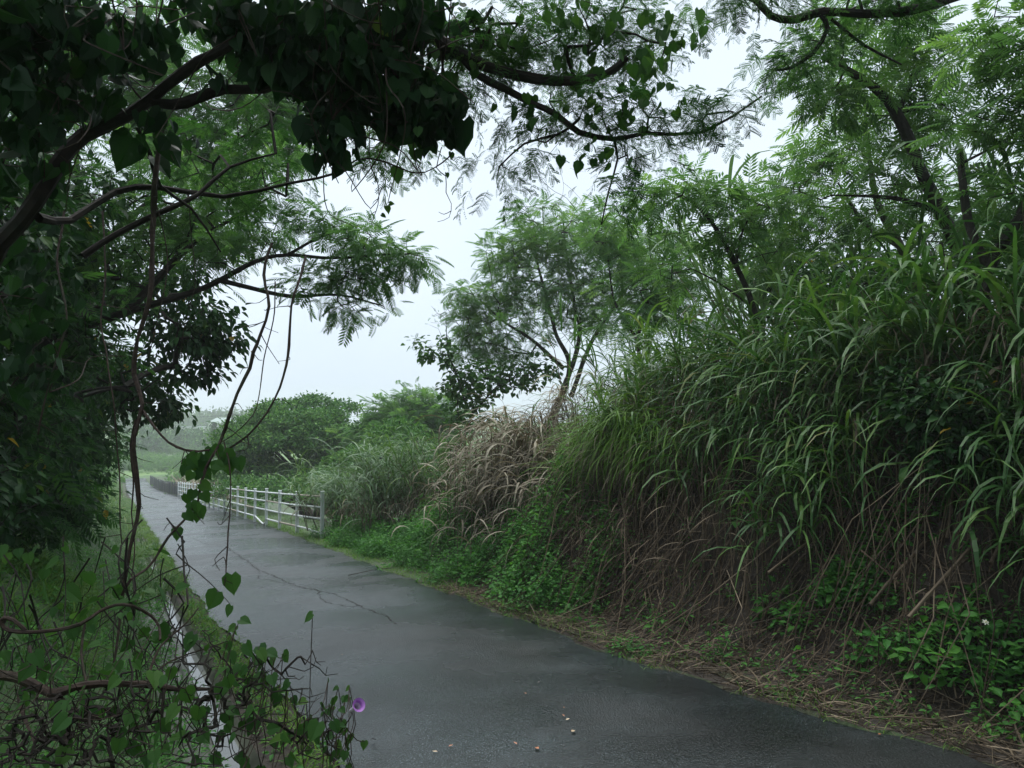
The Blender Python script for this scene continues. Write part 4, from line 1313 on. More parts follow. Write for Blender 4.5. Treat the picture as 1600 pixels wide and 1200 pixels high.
for i0, i1 in zip(order[:-1], order[1:]):
    if np.linalg.norm(L[i0] - L[i1]) < .35:
        mid = (L[i0] + L[i1]) / 2 + np.array([0, 0, -.02]) + rng.normal(0, .01, 3)
        prt.append(tube(smooth_path([L[i0], mid, L[i1]], .04), [.0013, .0013], 4, rough=0))
link_mesh('stems', prt, [M['liana']], bv)

fl = empty('morning_glory', P(558, 1103, 1.98), 'purple trumpet flower at the tip of the creeper beside the road', 'flower')
c = P(560, 1102, 1.98)
ax = norm(np.array([.45, -.55, .45]))
sx = norm(np.cross(ax, [0, 0, 1.]))
sy = np.cross(sx, ax)
ang = np.linspace(0, 2 * math.pi, 20, endpoint=False)
rings = []
for q, r_ in [(-.055, .004), (-.03, .006), (-.008, .009), (.0, .012), (.004, .018)]:
    wv = 1 + (.07 * np.cos(5 * ang) if r_ > .02 else 0)
    rings.append(c + ax * q + (r_ * wv)[:, None] * (np.cos(ang)[:, None] * sx + np.sin(ang)[:, None] * sy) if r_ > .02 else c + ax * q + r_ * (np.cos(ang)[:, None] * sx + np.sin(ang)[:, None] * sy))
vv = np.vstack(rings)
j = np.arange(20)
fq = lambda a_: np.stack([a_ * 20 + j, a_ * 20 + (j + 1) % 20, (a_ + 1) * 20 + (j + 1) % 20, (a_ + 1) * 20 + j], -1)
link_mesh('petals', [(vv[40:], np.vstack([fq(2), fq(3)]) - 40, 0, 0)], [M['purple']], fl)
link_mesh('flower_tube', [(vv[:60], np.vstack([fq(0), fq(1)]), 0, 0)], [M['pale_petal']], fl)
link_mesh('stem', [tube(smooth_path([c - ax * .054, P(548, 1120, 2.0), P(530, 1145, 2.05)], .02), [.0015, .0015], 5)], [M['liana']], fl)

# ------------------------------------------------------------------ grasses
DOWN = math.atan2(-V_[1], -V_[0])          # azimuth pointing from the bank to the road


def clump(label, t, s, n, h, spread, leaf, w, mt='grass', lean=.35, name='grass_clump', per=8, dryfrac=.12, z0=0, base=.5, up0=1.15, curl=2.3, stalks=True, low=.3, along=None, group=None):
    """cane grass: upright culms carrying long arching leaves"""
    T = t + rng.normal(0, spread * .6, n)
    S = s + rng.normal(0, spread * (along or .45), n)
    b = Wv(T, S, z0 - .05)
    H = h * rng.uniform(.6, 1.1, n)
    az = DOWN + rng.normal(0, 1.1, n)
    ln = np.abs(rng.normal(lean, .18, n)) * H
    top = b + np.stack([np.cos(az) * ln, np.sin(az) * ln, H], -1)
    mid = (b + top) / 2 - np.stack([np.cos(az), np.sin(az), 0 * az], -1) * (ln * .16)[:, None]
    parts = []
    if stalks:
        parts.append(prisms(b, mid, .010, .008, 4, 1, rng.random(n)))
        parts.append(prisms(mid, top, .008, .004, 4, 1, rng.random(n)))
    q = rng.uniform(low, 1, (n, per))
    q[:, 0] = 1
    q2 = q[..., None]
    c = (1 - q2) ** 2 * b[:, None] + 2 * q2 * (1 - q2) * mid[:, None] + q2 ** 2 * top[:, None]
    c = c.reshape(-1, 3)
    k = n * per
    la = np.repeat(az, per) * .0 + DOWN + rng.normal(0, 1.35, k)
    dry = (q.ravel() < low + .3) & (rng.random(k) < dryfrac * 3)
    L = leaf * rng.uniform(.6, 1.2, k)
    th = np.clip(rng.normal(up0, .2, k), .4, 1.5)
    cu = np.where(dry, rng.normal(2.7, .3, k), rng.normal(curl, .45, k))
    r = np.clip(np.repeat(rng.normal(base, .1, n), per) + rng.normal(0, .2, k), 0, .93)
    g = ~dry
    parts.append(blades(c[g], la[g], L[g], w, th[g], cu[g], 8, 0, r[g]))
    if dry.any():
        parts.append(blades(c[dry], la[dry], L[dry] * .9, w * .8, th[dry] * .6, cu[dry], 7, 1, rng.random(dry.sum()) * .8))
    o = link_mesh(name, parts, [M[mt], M['dry']])
    return tag(o, label, 'grass', group)


# bank grass, near to far.  (t along the lane, s across it)
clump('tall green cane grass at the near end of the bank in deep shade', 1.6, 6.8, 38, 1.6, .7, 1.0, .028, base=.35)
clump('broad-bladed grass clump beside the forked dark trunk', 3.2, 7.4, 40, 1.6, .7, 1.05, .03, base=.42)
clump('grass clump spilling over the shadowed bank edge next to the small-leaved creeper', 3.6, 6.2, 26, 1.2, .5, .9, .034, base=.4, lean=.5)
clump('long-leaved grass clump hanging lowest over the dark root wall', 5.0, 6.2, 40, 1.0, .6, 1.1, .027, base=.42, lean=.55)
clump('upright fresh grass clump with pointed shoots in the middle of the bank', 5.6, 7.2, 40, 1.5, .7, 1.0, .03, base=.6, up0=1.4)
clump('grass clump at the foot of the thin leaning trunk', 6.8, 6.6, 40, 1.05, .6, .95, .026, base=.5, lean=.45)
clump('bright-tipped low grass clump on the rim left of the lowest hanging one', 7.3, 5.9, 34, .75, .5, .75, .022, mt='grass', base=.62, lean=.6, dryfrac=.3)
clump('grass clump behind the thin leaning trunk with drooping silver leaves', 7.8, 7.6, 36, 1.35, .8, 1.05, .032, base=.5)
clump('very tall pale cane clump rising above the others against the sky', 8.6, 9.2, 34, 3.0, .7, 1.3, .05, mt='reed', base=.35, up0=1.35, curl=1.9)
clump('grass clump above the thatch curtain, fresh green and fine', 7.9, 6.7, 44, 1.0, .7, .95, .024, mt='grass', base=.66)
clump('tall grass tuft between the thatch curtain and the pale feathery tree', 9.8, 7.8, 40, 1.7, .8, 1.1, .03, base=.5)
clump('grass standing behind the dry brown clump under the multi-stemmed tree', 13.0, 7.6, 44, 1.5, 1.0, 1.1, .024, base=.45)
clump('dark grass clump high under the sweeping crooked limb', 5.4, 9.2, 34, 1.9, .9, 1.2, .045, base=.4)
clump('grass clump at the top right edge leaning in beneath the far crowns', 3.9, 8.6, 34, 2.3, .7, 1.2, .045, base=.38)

# mass of lower blades along the whole rim, uncountable
n = 3600
T = rng.uniform(.5, 6.5, n)
S = sR(T) + 1.6 + np.abs(rng.normal(0, 1.0, n)) + .25 * nz(T, T * 0, .8, 2)
b = Wv(T, S, .0)
b[:, 2] += rng.uniform(0, .7, n) * ss(1.4, 2.2, S - sR(T))
tuft = nz(T * 3.1, S * 2.0, 1.0, 2)
keep = (tuft > -.25) | (rng.random(n) < .25)
b, T, S, tuft = b[keep], T[keep], S[keep], tuft[keep]
n = len(b)
k1 = blades(b, DOWN + rng.normal(0, 1.0, n), rng.uniform(.5, 1.25, n), rng.uniform(.012, .032, n), rng.normal(1.1, .25, n), rng.normal(2.5, .4, n), 7, 0, np.clip(rng.normal(.42, .2, n) + .18 * tuft + (rng.random(n) < .08) * .6, 0, 1))
n = 800
T = rng.uniform(2.2, 5.2, n)
S = sR(T) + rng.uniform(1.1, 1.7, n)
tuft = nz(T * 2.7 + 5, S * 1.4, 1.0, 2)
T, S = T[tuft > .05], S[tuft > .05]
n = len(T)
b = Wv(T, S, .0)
b[:, 2] += rng.uniform(.4, .85, n)
k3 = blades(b, DOWN + rng.normal(0, 1.0, n), rng.uniform(.45, 1.0, n), rng.uniform(.012, .028, n), rng.normal(.9, .3, n), rng.normal(2.4, .4, n), 7, 0, np.clip(rng.normal(.4, .2, n), 0, .95))
n = 1500
T = rng.uniform(.5, 10.5, n)
S = sR(T) + 1.8 + np.abs(rng.normal(0, .7, n))
b = Wv(T, S, .0)
b[:, 2] += rng.uniform(0, .9, n)
k2 = blades(b, DOWN + rng.normal(0, .9, n), rng.uniform(.4, .9, n), rng.uniform(.006, .014, n), rng.normal(.6, .4, n), rng.normal(2.3, .4, n), 6, 1, rng.random(n) * .4)
tag(link_mesh('bank_grass', [k1, k2, k3], [M['grass'], M['dry']]), 'mass of lower grass blades along the rim of the bank', 'grass', kind='stuff')

# more canes and roots hanging under the curtain: the brown heart of the bank
# the thatch curtain: fine live tips over a brown underside
n = 2600
T = rng.normal(7.35, .45, n)
S = sR(T) + 1.95 + rng.normal(0, .22, n)
b = Wv(T, S, .0)
b[:, 2] = zp(T) + rng.uniform(1.7, 2.2, n) - .35 * np.abs(T - 7.35)
c1 = blades(b[:1500], DOWN + rng.normal(0, .9, 1500), rng.uniform(.7, 1.25, 1500), rng.uniform(.008, .013, 1500), rng.normal(.75, .25, 1500), rng.normal(2.35, .3, 1500), 8, 0, np.clip(rng.normal(.45, .2, 1500), 0, 1))
c2 = blades(b[1500:] - np.array([0, 0, .12]), DOWN + rng.normal(0, .8, 1100), rng.uniform(.5, 1.0, 1100), .008, rng.normal(.5, .3, 1100), rng.normal(2.0, .25, 1100), 7, 1, rng.random(1100) * .7)
tag(link_mesh('grass_curtain', [c1, c2], [M['fresh'], M['dry']]), 'curtain of fine fresh grass hanging over its own brown thatch on the bank', 'grass')

# the pale dry clump
n = 2900
T = rng.normal(10.6, .85, n)
S = sR(T) + 2.0 + rng.normal(0, .45, n)
b = Wv(T, S, .0)
b[:, 2] = zp(T) + .35 + rng.uniform(.1, 2.15, n) * (1 - .22 * np.abs(T - 10.5))
d1 = blades(b, DOWN + rng.normal(0, .9, n), rng.uniform(.55, 1.05, n), rng.uniform(.014, .026, n), rng.normal(.75, .3, n), rng.normal(2.35, .3, n), 7, 0, np.clip(rng.normal(.8, .28, n), 0, 1))
tb = Wv(T[:400], S[:400], -.05)
tp = b[:400]
d2 = prisms(tb, tp, .008, .005, 4, 0, rng.random(400) * .6)
d3 = blades(b[:150], DOWN + rng.normal(0, .9, 150), .8, .018, rng.normal(1.1, .25, 150), rng.normal(2.4, .35, 150), 7, 1, .5)
tag(link_mesh('dry_grass_clump', [d1, d2, d3], [M['dry'], M['grass']]), 'big bleached brown clump of dead grass arching over the verge weeds', 'grass')
n = 130
b = P(890, 655, 11.6) + rng.normal(0, 1, (n, 3)) * np.array([.13, .12, .28])
tag(link_mesh('dry_grass_clump', [blades(b, DOWN + rng.normal(0, .7, n), rng.uniform(.5, .8, n), .02, rng.normal(.5, .4, n), rng.normal(2.0, .3, n), 7, 0, rng.uniform(.75, 1, n)),
                             prisms(b[:30], Wv(np.full(30, 9.4), np.full(30, 6.2), -.05) + rng.normal(0, .1, (30, 3)), .006, .008, 4, 0, .4)], [M['dry']]),
    'small tuft of nearly white dead blades at the right shoulder of the big dry clump', 'grass')

# silvery reeds in the hollow past the fence end
clump('silvery reed clump nearest the end post of the white fence', 19.0, 5.3, 60, 1.2, .8, 1.1, .026, mt='reed', base=.5, lean=.5, along=.5, z0=.2)
clump('silvery reed clump drooping over the verge weeds in the middle distance', 16.6, 5.9, 80, 1.7, .9, 1.2, .026, mt='reed', base=.45, lean=.5, along=.6, z0=.2)
clump('tall silvery reeds left of the dry clump, top against the far bushes', 17.8, 7.3, 80, 1.8, 1.0, 1.3, .03, mt='reed', base=.5, lean=.35, along=.6)
clump('darker reeds in the hollow directly behind the last fence panels', 23.5, 7.2, 60, 2.0, 1.2, 1.3, .03, mt='grass', base=.6, lean=.35, along=.5)
clump('brown and green reeds low between the reeds and the yellow-green shrub', 15.4, 6.4, 70, 1.9, .7, 1.0, .022, mt='grass', base=.55, dryfrac=.3)


def sward(name, label, t0, t1, s0f, s1f, n, l0, l1, w, mt, base, kind='stuff', curl=1.5, K=4):
    T = rng.uniform(t0, t1, n)
    q = rng.random(n)
    S = s0f(T) + (s1f(T) - s0f(T)) * q
    keep = nz(T, S, .6, 2) > -.55
    T, S = T[keep], S[keep]
    m_ = len(T)
    b = Wv(T, S, -.01)
    o = link_mesh(name, [blades(b, rng.uniform(0, 6.28, m_), rng.uniform(l0, l1, m_), w, rng.normal(1.2, .25, m_), np.abs(rng.normal(curl, .5, m_)), K, 0, np.clip(rng.normal(base, .22, m_), 0, .93))], [M[mt]])
    return tag(o, label, 'grass', kind=kind)


sward('bank_turf', 'bright grass covering the slope left of the gutter', 3.2, 30, lambda t: -2.6 + 0 * t, lambda t: .24 + 0 * t, 16000, .12, .4, .008, 'grass', .3)
sward('bright_turf', 'patch of brighter green grass on the left bank below the dark wood', 6.5, 11, lambda t: -1.3 + 0 * t, lambda t: -.15 + 0 * t, 6000, .15, .42, .007, 'fresh', .15)
sward('verge_grass', 'thin short grass creeping over the right edge of the road', 2.5, 30, lambda t: sR(t) - .06, lambda t: sR(t) + .4, 7000, .05, .14, .006, 'fresh', .4)
sward('gutter_grass', 'sparse grass tufts between gutter and road', 3, 60, lambda t: sL(t) - .26, lambda t: sL(t) + .05, 14000, .05, .2, .007, 'fresh', .35)
sward('gutter_overgrowth', 'grass that has spread over the gutter in the middle distance', 10.5, 60, lambda t: .15 + 0 * t, lambda t: .5 + .3 * np.sin(t * 1.1), 16000, .15, .4, .012, 'grass', .6)
sward('far_verge_grass', 'low grass under the white fence', 16, 110, lambda t: sR(t) - .03, lambda t: sR(t) + 1.6, 11000, .05, .24, .012, 'grass', .6)
sward('far_bank_grass', 'rough grass on the far left bank', 28, 112, lambda t: -5 + 0 * t, lambda t: .3 + 0 * t, 16000, .2, .7, .035, 'grass', .65)

# ------------------------------------------------------------------ weeds
def weeds(name, label, spots, mt='weed', kind=None, ls=.055, per=46, cat='weeds', tpl=None):
    """leafy plants: (t, s, radius, height); leaves ride on thin stems"""
    ps, f_, u_, r_, sz = [], [], [], [], []
    A_, B_ = [], []
    for (t, s, ra, h) in spots:
        base = W(t, s, -.02)
        k = max(10, int(per * (ra / .2) ** 2 * (h / .3) ** .6))
        d = norm(rng.normal(0, 1, (k, 3)))
        d[:, 2] = np.abs(d[:, 2])
        q = rng.random(k) ** .35
        p = base + d * q[:, None] * np.array([ra, ra, h])
        gg = surf(*ts(p[:, 0], p[:, 1])) + .01
        p[:, 2] = np.maximum(p[:, 2], gg)
        az = rng.uniform(0, 6.28, k)
        ps.append(p)
        f_.append(np.stack([np.cos(az), np.sin(az), rng.normal(-.15, .35, k)], -1) + d * .5)
        u_.append(np.array([0, 0, 1.]) + rng.normal(0, .35, (k, 3)))
        r_.append(np.clip(rng.normal(.5 + rng.normal(0, .1), .2, k), 0, 1))
        sz.append(ls * rng.lognormal(0, .3, k))
        ns = max(3, k // 8)
        A_.append(np.repeat(base[None], ns, 0) + rng.normal(0, ra * .25, (ns, 3)) * np.array([1, 1, 0]))
        B_.append(p[:ns])
    if kind is None and len(spots) > 1:
        for p0, p1 in zip(spots[:-1], spots[1:]):
            q0, q1 = W(p0[0], p0[1], .02), W(p1[0], p1[1], .02)
            for u0 in np.linspace(0, 1, 9)[:-1]:
                A_.append((q0 + (q1 - q0) * u0)[None] + [[0, 0, .03]])
                B_.append((q0 + (q1 - q0) * (u0 + .125))[None] + [[0, 0, .03]])
    o = link_mesh(name, [scatter(tpl or LEAF, np.vstack(ps), np.vstack(f_), np.vstack(u_), np.concatenate(sz), np.concatenate(r_), 0),
                         prisms(np.vstack(A_), np.vstack(B_), .003, .0015, 3, 0, .3)], [M[mt]])
    return tag(o, label, cat, kind=kind)


def spots_px(cells):
    """cells: (px, py, count, jitter px, radius, height) on the road plane, pushed to the right of the edge"""
    out = []
    for x, y, n, j, ra, h in cells:
        for _ in range(n):
            t, s = ground_at_px(x + rng.normal(0, j), y + rng.normal(0, j * .45))
            s = max(s, float(sR(t)) + .15)
            out.append((t, s, ra * rng.uniform(.7, 1.2), h * rng.uniform(.7, 1.25)))
    return out


# the bright weed bank along the verge
sp = []
for i in range(400):
    t = rng.uniform(6.8, 18.5)
    e = rng.uniform(.35, 1.95) if t > 7.6 else rng.uniform(.35, 1.35)
    sp.append((t, float(sR(t)) + e + .12 * math.sin(t * 3), rng.uniform(.15, .32), rng.uniform(.22, .5) + .22 * (e > .7)))
weeds('verge_weeds', 'bright leafy weeds massed along the verge past the puddles', sp, kind='stuff', per=60, ls=.05, cat='weeds')
n = 130
i = rng.integers(0, len(sp), n)
T = np.array([sp[k][0] for k in i]) + rng.normal(0, .12, n)
S = np.array([sp[k][1] for k in i]) + rng.normal(0, .12, n)
c = Wv(T, S, .3)
fan = np.vstack([scatter(SIMPLE, c, np.stack([np.cos(a) * np.ones(n), np.sin(a) * np.ones(n), .2 * np.ones(n)], -1), np.array([[0, 0, 1.]]) * np.ones((n, 1)), .012, .5)[0] for a in np.arange(5) * 1.257])
fc = np.vstack([SIMPLE[1] + 6 * k for k in range(5 * n)])
tag(link_mesh('weed_flowers', [(fan, fc, .5, 0)], [M['petal']]), 'tiny white flower heads dotted over the verge weeds', 'flowers', kind='stuff')

weeds('leafy_weed', 'bushy bright weed growing alone at the road edge past the pale puddle', [(5.25, float(sR(5.25)) + .13, .2, .2), (5.1, float(sR(5.1)) + .22, .13, .14), (5.4, float(sR(5.4)) + .2, .13, .14)], ls=.03, per=200, cat='weed')
weeds('leafy_weed', 'leafy weed halfway up the bare earth bank below a slanting dead cane', [(3.75, 5.4, .22, .34), (3.6, 5.5, .2, .28), (3.9, 5.35, .18, .24)], ls=.06, per=90, cat='weed')
weeds('leafy_weed', 'broad weed cluster in the centre of the lower bank with shiny leaves', [(3.0, 4.75, .24, .3), (3.25, 4.8, .24, .28), (3.5, 4.8, .2, .22), (3.0, 5.0, .2, .3), (2.8, 4.85, .18, .24)], ls=.065, per=95, cat='weed')
weeds('leafy_weed', 'weed cluster near the left of the lower bank above the litter', [(4.2, 4.85, .22, .26), (4.4, 4.95, .2, .25), (4.6, 4.9, .15, .18)], ls=.06, per=90, cat='weed')
weeds('leafy_weed', 'tall dark weed patch with white flowers at the near end of the bank', [(2.0, 5.0, .3, .42), (2.2, 5.2, .3, .42), (1.8, 5.3, .3, .45), (2.4, 5.0, .24, .34), (2.1, 4.7, .24, .34), (1.5, 5.1, .3, .4)], ls=.06, per=90, cat='weed')
weeds('leafy_weed', 'large-leaved weed in the bottom corner nearest the camera', [(1.55, 4.75, .28, .34), (1.8, 4.72, .22, .3), (1.3, 4.9, .28, .36)], ls=.075, per=80, cat='weed')
weeds('leafy_weed', 'trailing creeper patch hanging on the earth bank beside the root wall', [(4.9, 5.6, .25, .3), (4.6, 5.8, .25, .3), (5.2, 5.3, .2, .2), (4.3, 5.6, .15, .2)], ls=.05, per=60, cat='weed', tpl=HEART)
weeds('bank_weeds', 'small scattered weeds sprouting over the litter of the earth bank', [(rng.uniform(1.2, 9), 0, .12, .12) for _ in range(0)] + [(t_, float(sR(t_)) + rng.uniform(.25, 1.7), rng.uniform(.07, .2), rng.uniform(.08, .26)) for t_ in rng.uniform(1.2, 8.5, 330)], kind='stuff', ls=.035, per=50, cat='weeds')
weeds('gutter_weeds', 'low glossy weeds along both rims of the gutter', [(t_, rng.uniform(-1.0, .5), rng.uniform(.1, .24), rng.uniform(.08, .26)) for t_ in rng.uniform(2.6, 16, 460)] + [(t_, rng.uniform(.28, .5) if k_ % 2 else rng.uniform(.78, .98), rng.uniform(.05, .12), rng.uniform(.05, .13)) for k_, t_ in enumerate(rng.uniform(3.0, 18, 200))] + [(t_, float(sL(t_)) - rng.uniform(.02, .2), rng.uniform(.04, .12), rng.uniform(.04, .12)) for t_ in rng.uniform(4, 18, 60)], kind='stuff', ls=.035, per=60, cat='weeds', mt='weed')
for lab, t_, e_, w_ in [('low weed drift spreading from the litter to the road edge in the near shade', 1.5, .75, .5), ('weed drift between the shiny central cluster and the near dark patch', 2.5, .85, .42),
                        ('weed drift climbing the bank under the hanging grass in the near shade', 2.6, 1.5, .4), ('weed drift above the shiny central cluster', 3.9, 1.25, .36)]:
    weeds('leafy_weed', lab, [(t_ + float(np.clip(rng.normal(0, w_ * .4), -.4, .4)), float(sR(t_)) + e_ + float(np.clip(rng.normal(0, w_ * .3), -.3, .3)), .25, .3) for _ in range(9)], ls=.06, per=62, cat='weed')
c = P(1540, 972, 4.3)
wf = empty('white_flower', c, 'white wild flower standing over the dark weeds of the near bank', 'flower')
fv = [scatter(SIMPLE, [c], [[math.cos(a), math.sin(a) * .6, math.sin(a) * .6]], [[0, -.7, .7]], .022, .5) for a in np.arange(6) * 1.047]
fv.append(tube([c - np.array([0, -.004, .004]), c + np.array([0, -.006, .006])], [.006, .005], 8, rough=0))
link_mesh('petals', fv, [M['petal']], wf)
link_mesh('stem', [tube(smooth_path([c, c - np.array([.01, -.02, .2]), c - np.array([.03, -.03, .5])], .05), [.002, .003], 4)], [M['weed']], wf)

# ------------------------------------------------------------------ litter and dead canes
n = 9000
T = rng.uniform(.6, 9.5, n)
e_ = rng.uniform(0, 1, n) ** 1.1 * 2.6 - .02
S = sR(T) + e_
p = Wv(T, S, .015)
L = rng.uniform(.05, .3, n)
az = rng.uniform(0, 6.28, n)
dT = np.cos(az) * L
dS = np.sin(az) * L
q_ = Wv(T + dT, np.maximum(S + dS, sR(T) + .02), .02)
q_[:, 2] += rng.uniform(0, .05, n)
rr = np.clip(rng.beta(1.6, 1.9, n), 0, 1)
l1 = prisms(p, q_, rng.uniform(.0015, .005, n), .0015, 3, 0, rr)
n = 3600
T = rng.uniform(.6, 10.5, n)
S = sR(T) + rng.uniform(.15, 2.3, n)
p = Wv(T, S, .02)
l2 = blades(p, rng.uniform(0, 6.28, n), rng.uniform(.1, .35, n), rng.uniform(.006, .015, n), rng.normal(.25, .2, n), rng.normal(.6, .4, n), 4, 0, rng.beta(1.5, 2.5, n))
tag(link_mesh('leaf_litter', [l1, l2], [M['cane']]), 'brown litter of stalks and dead leaves over the foot of the bank', 'litter', kind='stuff')

n = 620
T = rng.uniform(.6, 9, n)
e0_ = rng.uniform(1.0, 2.2, n)
a_ = Wv(T, sR(T) + e0_, 0)
a_[:, 2] += rng.uniform(.1, .7, n)
b_ = Wv(T + rng.normal(0, .35, n), sR(T) + e0_ - rng.uniform(.15, .9, n), .03)
rr = rng.beta(1.2, 2.2, n)
b_ = b_ + rng.normal(0, .22, (n, 3)) * np.array([1, 1, .1])
b_[:, 2] = np.maximum(b_[:, 2], height(*ts(b_[:, 0], b_[:, 1])) + .01)
mid = (a_ + b_) / 2 + rng.normal(0, .09, (n, 3))
h1 = prisms(a_, mid, rng.uniform(.002, .007, n), .004, 4, 0, rr)
h2 = prisms(mid, b_, .004, .003, 4, 0, rr)
n = 1300
T = rng.normal(6.9, .75, n)
e0_ = rng.uniform(1.0, 2.1, n)
p = Wv(T, sR(T) + e0_, .0)
p[:, 2] += rng.uniform(.05, .55, n)
h3 = blades(p, DOWN + rng.normal(0, 1.25, n), rng.uniform(.15, .65, n), rng.uniform(.004, .012, n), rng.normal(.1, .6, n), rng.normal(1.2, .9, n), 6, 0, np.clip(rng.beta(2.6, 1.5, n), 0, 1))
n = 150
T = rng.uniform(1.5, 8, n)
p = Wv(T, sR(T) + rng.uniform(1.0, 1.9, n), 0)
tpp = p + np.stack([rng.normal(0, .12, n), rng.normal(0, .12, n), rng.uniform(.4, 1.1, n)], -1)
h4 = prisms(p, tpp, .0045, .003, 4, 0, rng.uniform(.5, 1.0, n))
tag(link_mesh('dead_canes', [h1, h2, h3, h4], [M['cane']]), 'tangle of dead canes and hanging roots clothing the face of the bank', 'dead canes', kind='stuff')


def cane(label, p0, p1, r, bend=.006):
    a, b = np.asarray(p0), np.asarray(p1)
    for e_ in (a, b):
        e_[2] = max(e_[2], gz(e_) + .02)
    m_ = (a + b) / 2 + np.array([0, 0, bend])
    pth = smooth_path([a, m_, b], .05, .002)
    rad = np.full(len(pth), r)
    rad[::4] *= 1.25                        # nodes of the cane
    rad *= .75
    tag(link_mesh('dead_cane', [tube(pth, rad, 7, rough=.06, rnd=.55)], [M['cane']]), label, 'cane')


cane('thick pale dead cane slanting down the bank with a broken yellow top', P(1420, 965, 5.0), P(1530, 892, 5.2), .016)
cane('brown dead cane leaning on the bank left of the thick pale one', P(1360, 945, 5.4), P(1445, 858, 5.6), .016)
cane('thin forked dead cane crossing behind the leaning brown cane', P(1345, 860, 5.6), P(1405, 912, 5.4), .008)
cane('long pale dead cane lying level under the hanging grass', P(1262, 778, 6.4), P(1400, 758, 6.4), .008)
cane('dead cane stub sloping under the dark creeper at the bank foot', P(1200, 895, 6.0), P(1265, 845, 6.2), .012)
cane('upright brown dead cane standing in the root wall', P(1480, 860, 5.4), P(1492, 740, 5.5), .013)
cane('short dead cane in the near shade tilted against the bank', P(1548, 880, 5.0), P(1590, 800, 5.1), .014)
cane('bleached dead stalk lying across the litter by the road edge', P(1350, 1122, 4.35), P(1462, 1124, 4.4), .006, .01)

# fallen leaves lying on the asphalt, each its own piece
fallen = [(837, 1176, .05, 'orange_leaf', 'reddish fallen leaf, largest on the wet asphalt near the camera'), (898, 1150, .05, 'tan_leaf', 'pale fallen leaf with a green edge right of the reddish one'),
          (884, 1133, .03, 'tan_leaf', 'small tan fallen leaf just above the pale one'), (882, 1127, .024, 'orange_leaf', 'small orange fallen leaf touching the small tan one'),
          (808, 1171, .03, 'orange_leaf', 'faded orange fallen leaf left of the reddish one'), (701, 1172, .03, 'orange_leaf', 'orange fallen leaf nearest the creeper on the wet asphalt'),
          (684, 1180, .034, 'tan_leaf', 'curled tan fallen leaf beside the orange one near the creeper'), (840, 1075, .03, 'dark_leaf', 'brown fallen leaf alone in the middle of the lane'),
          (823, 1090, .02, 'orange_leaf', 'tiny orange fallen leaf below the lone brown one'), (881, 1112, .022, 'orange_leaf', 'topmost of the little orange fallen leaves in the near lane'),
          (587, 1162, .055, 'dark_leaf', 'dark upturned fallen leaf beside the purple flower creeper'), (1377, 1150, .035, 'orange_leaf', 'bright orange fallen leaf by the right road edge'),
          (536, 1027, .02, 'tan_leaf', 'white speck of a fallen leaf in the wet lane'), (1433, 1172, .045, 'dark_leaf', 'dark fallen leaf by the right road edge'),
          (843, 976, .03, 'dark_leaf', 'dark fallen leaf at the rim of the long puddle'), (660, 905, .05, 'dark_leaf', 'dark twiggy leaf fallen at the far road edge')]
for x, y, s_, mt, lb in fallen:
    t, s = ground_at_px(x, y)
    q = (s - float(sL(t))) / float(sR(t) - sL(t))
    z = float(zp(t)) + .012 * float(nz(t, s, 1.7, 2)) * float(ss(0, .1, q) * (1 - ss(.9, 1, q))) + .02 * math.sin(math.pi * min(max(q, 0), 1)) + .004
    az = rng.uniform(0, 6.28)
    p = np.array([[t * U[0] + s * V_[0], t * U[1] + s * V_[1], z + (.012 if mt == 'dark_leaf' else .004)]])
    fw = np.array([[math.cos(az), math.sin(az), .15 if mt != 'dark_leaf' else .5]])
    V, F, r_, _ = scatter(t_leaf(.24, .12, -.1), p, fw, np.array([[0, 0, 1.]]), s_, .5)
    tag(link_mesh('fallen_leaf', [(V, F, .5, 0)], [M[mt]]), lb, 'leaf', 'fallen leaves on the lane')
# green twig lying at the verge
t, s = ground_at_px(590, 897)
tw = empty('fallen_twig', W(t, s, .03), 'fallen green twig lying at the far right edge of the lane', 'twig')
link_mesh('stem', [tube([W(t - .1, s - .5, z=.045), W(t, s - .1, z=.07), W(t + .1, s + .3, z=.06)], [.006, .004], 5)], [M['liana']], tw)
link_mesh('leaves', [scatter(LEAF, np.array([W(t + .05, s + rng.uniform(-.1, .3), z=.08) for _ in range(8)]), rng.normal(0, 1, (8, 3)), np.array([[0, 0, 1.]]) * np.ones((8, 1)), .09, .7)], [M['weed']], tw)

# ------------------------------------------------------------------ white fence
def box(c, sx, sy, sz, ax=None):
    """box centred at c; ax: horizontal unit direction of its x side"""
    ax = np.array([1., 0, 0]) if ax is None else ax
    ay = np.array([-ax[1], ax[0], 0])
    v = np.array([c + ax * sx * i / 2 + ay * sy * j / 2 + np.array([0, 0, sz * k / 2]) for i in (-1, 1) for j in (-1, 1) for k in (-1, 1)])
    return v, np.array([[0, 1, 3, 2], [4, 6, 7, 5], [0, 4, 5, 1], [2, 3, 7, 6], [0, 2, 6, 4], [1, 5, 7, 3]])


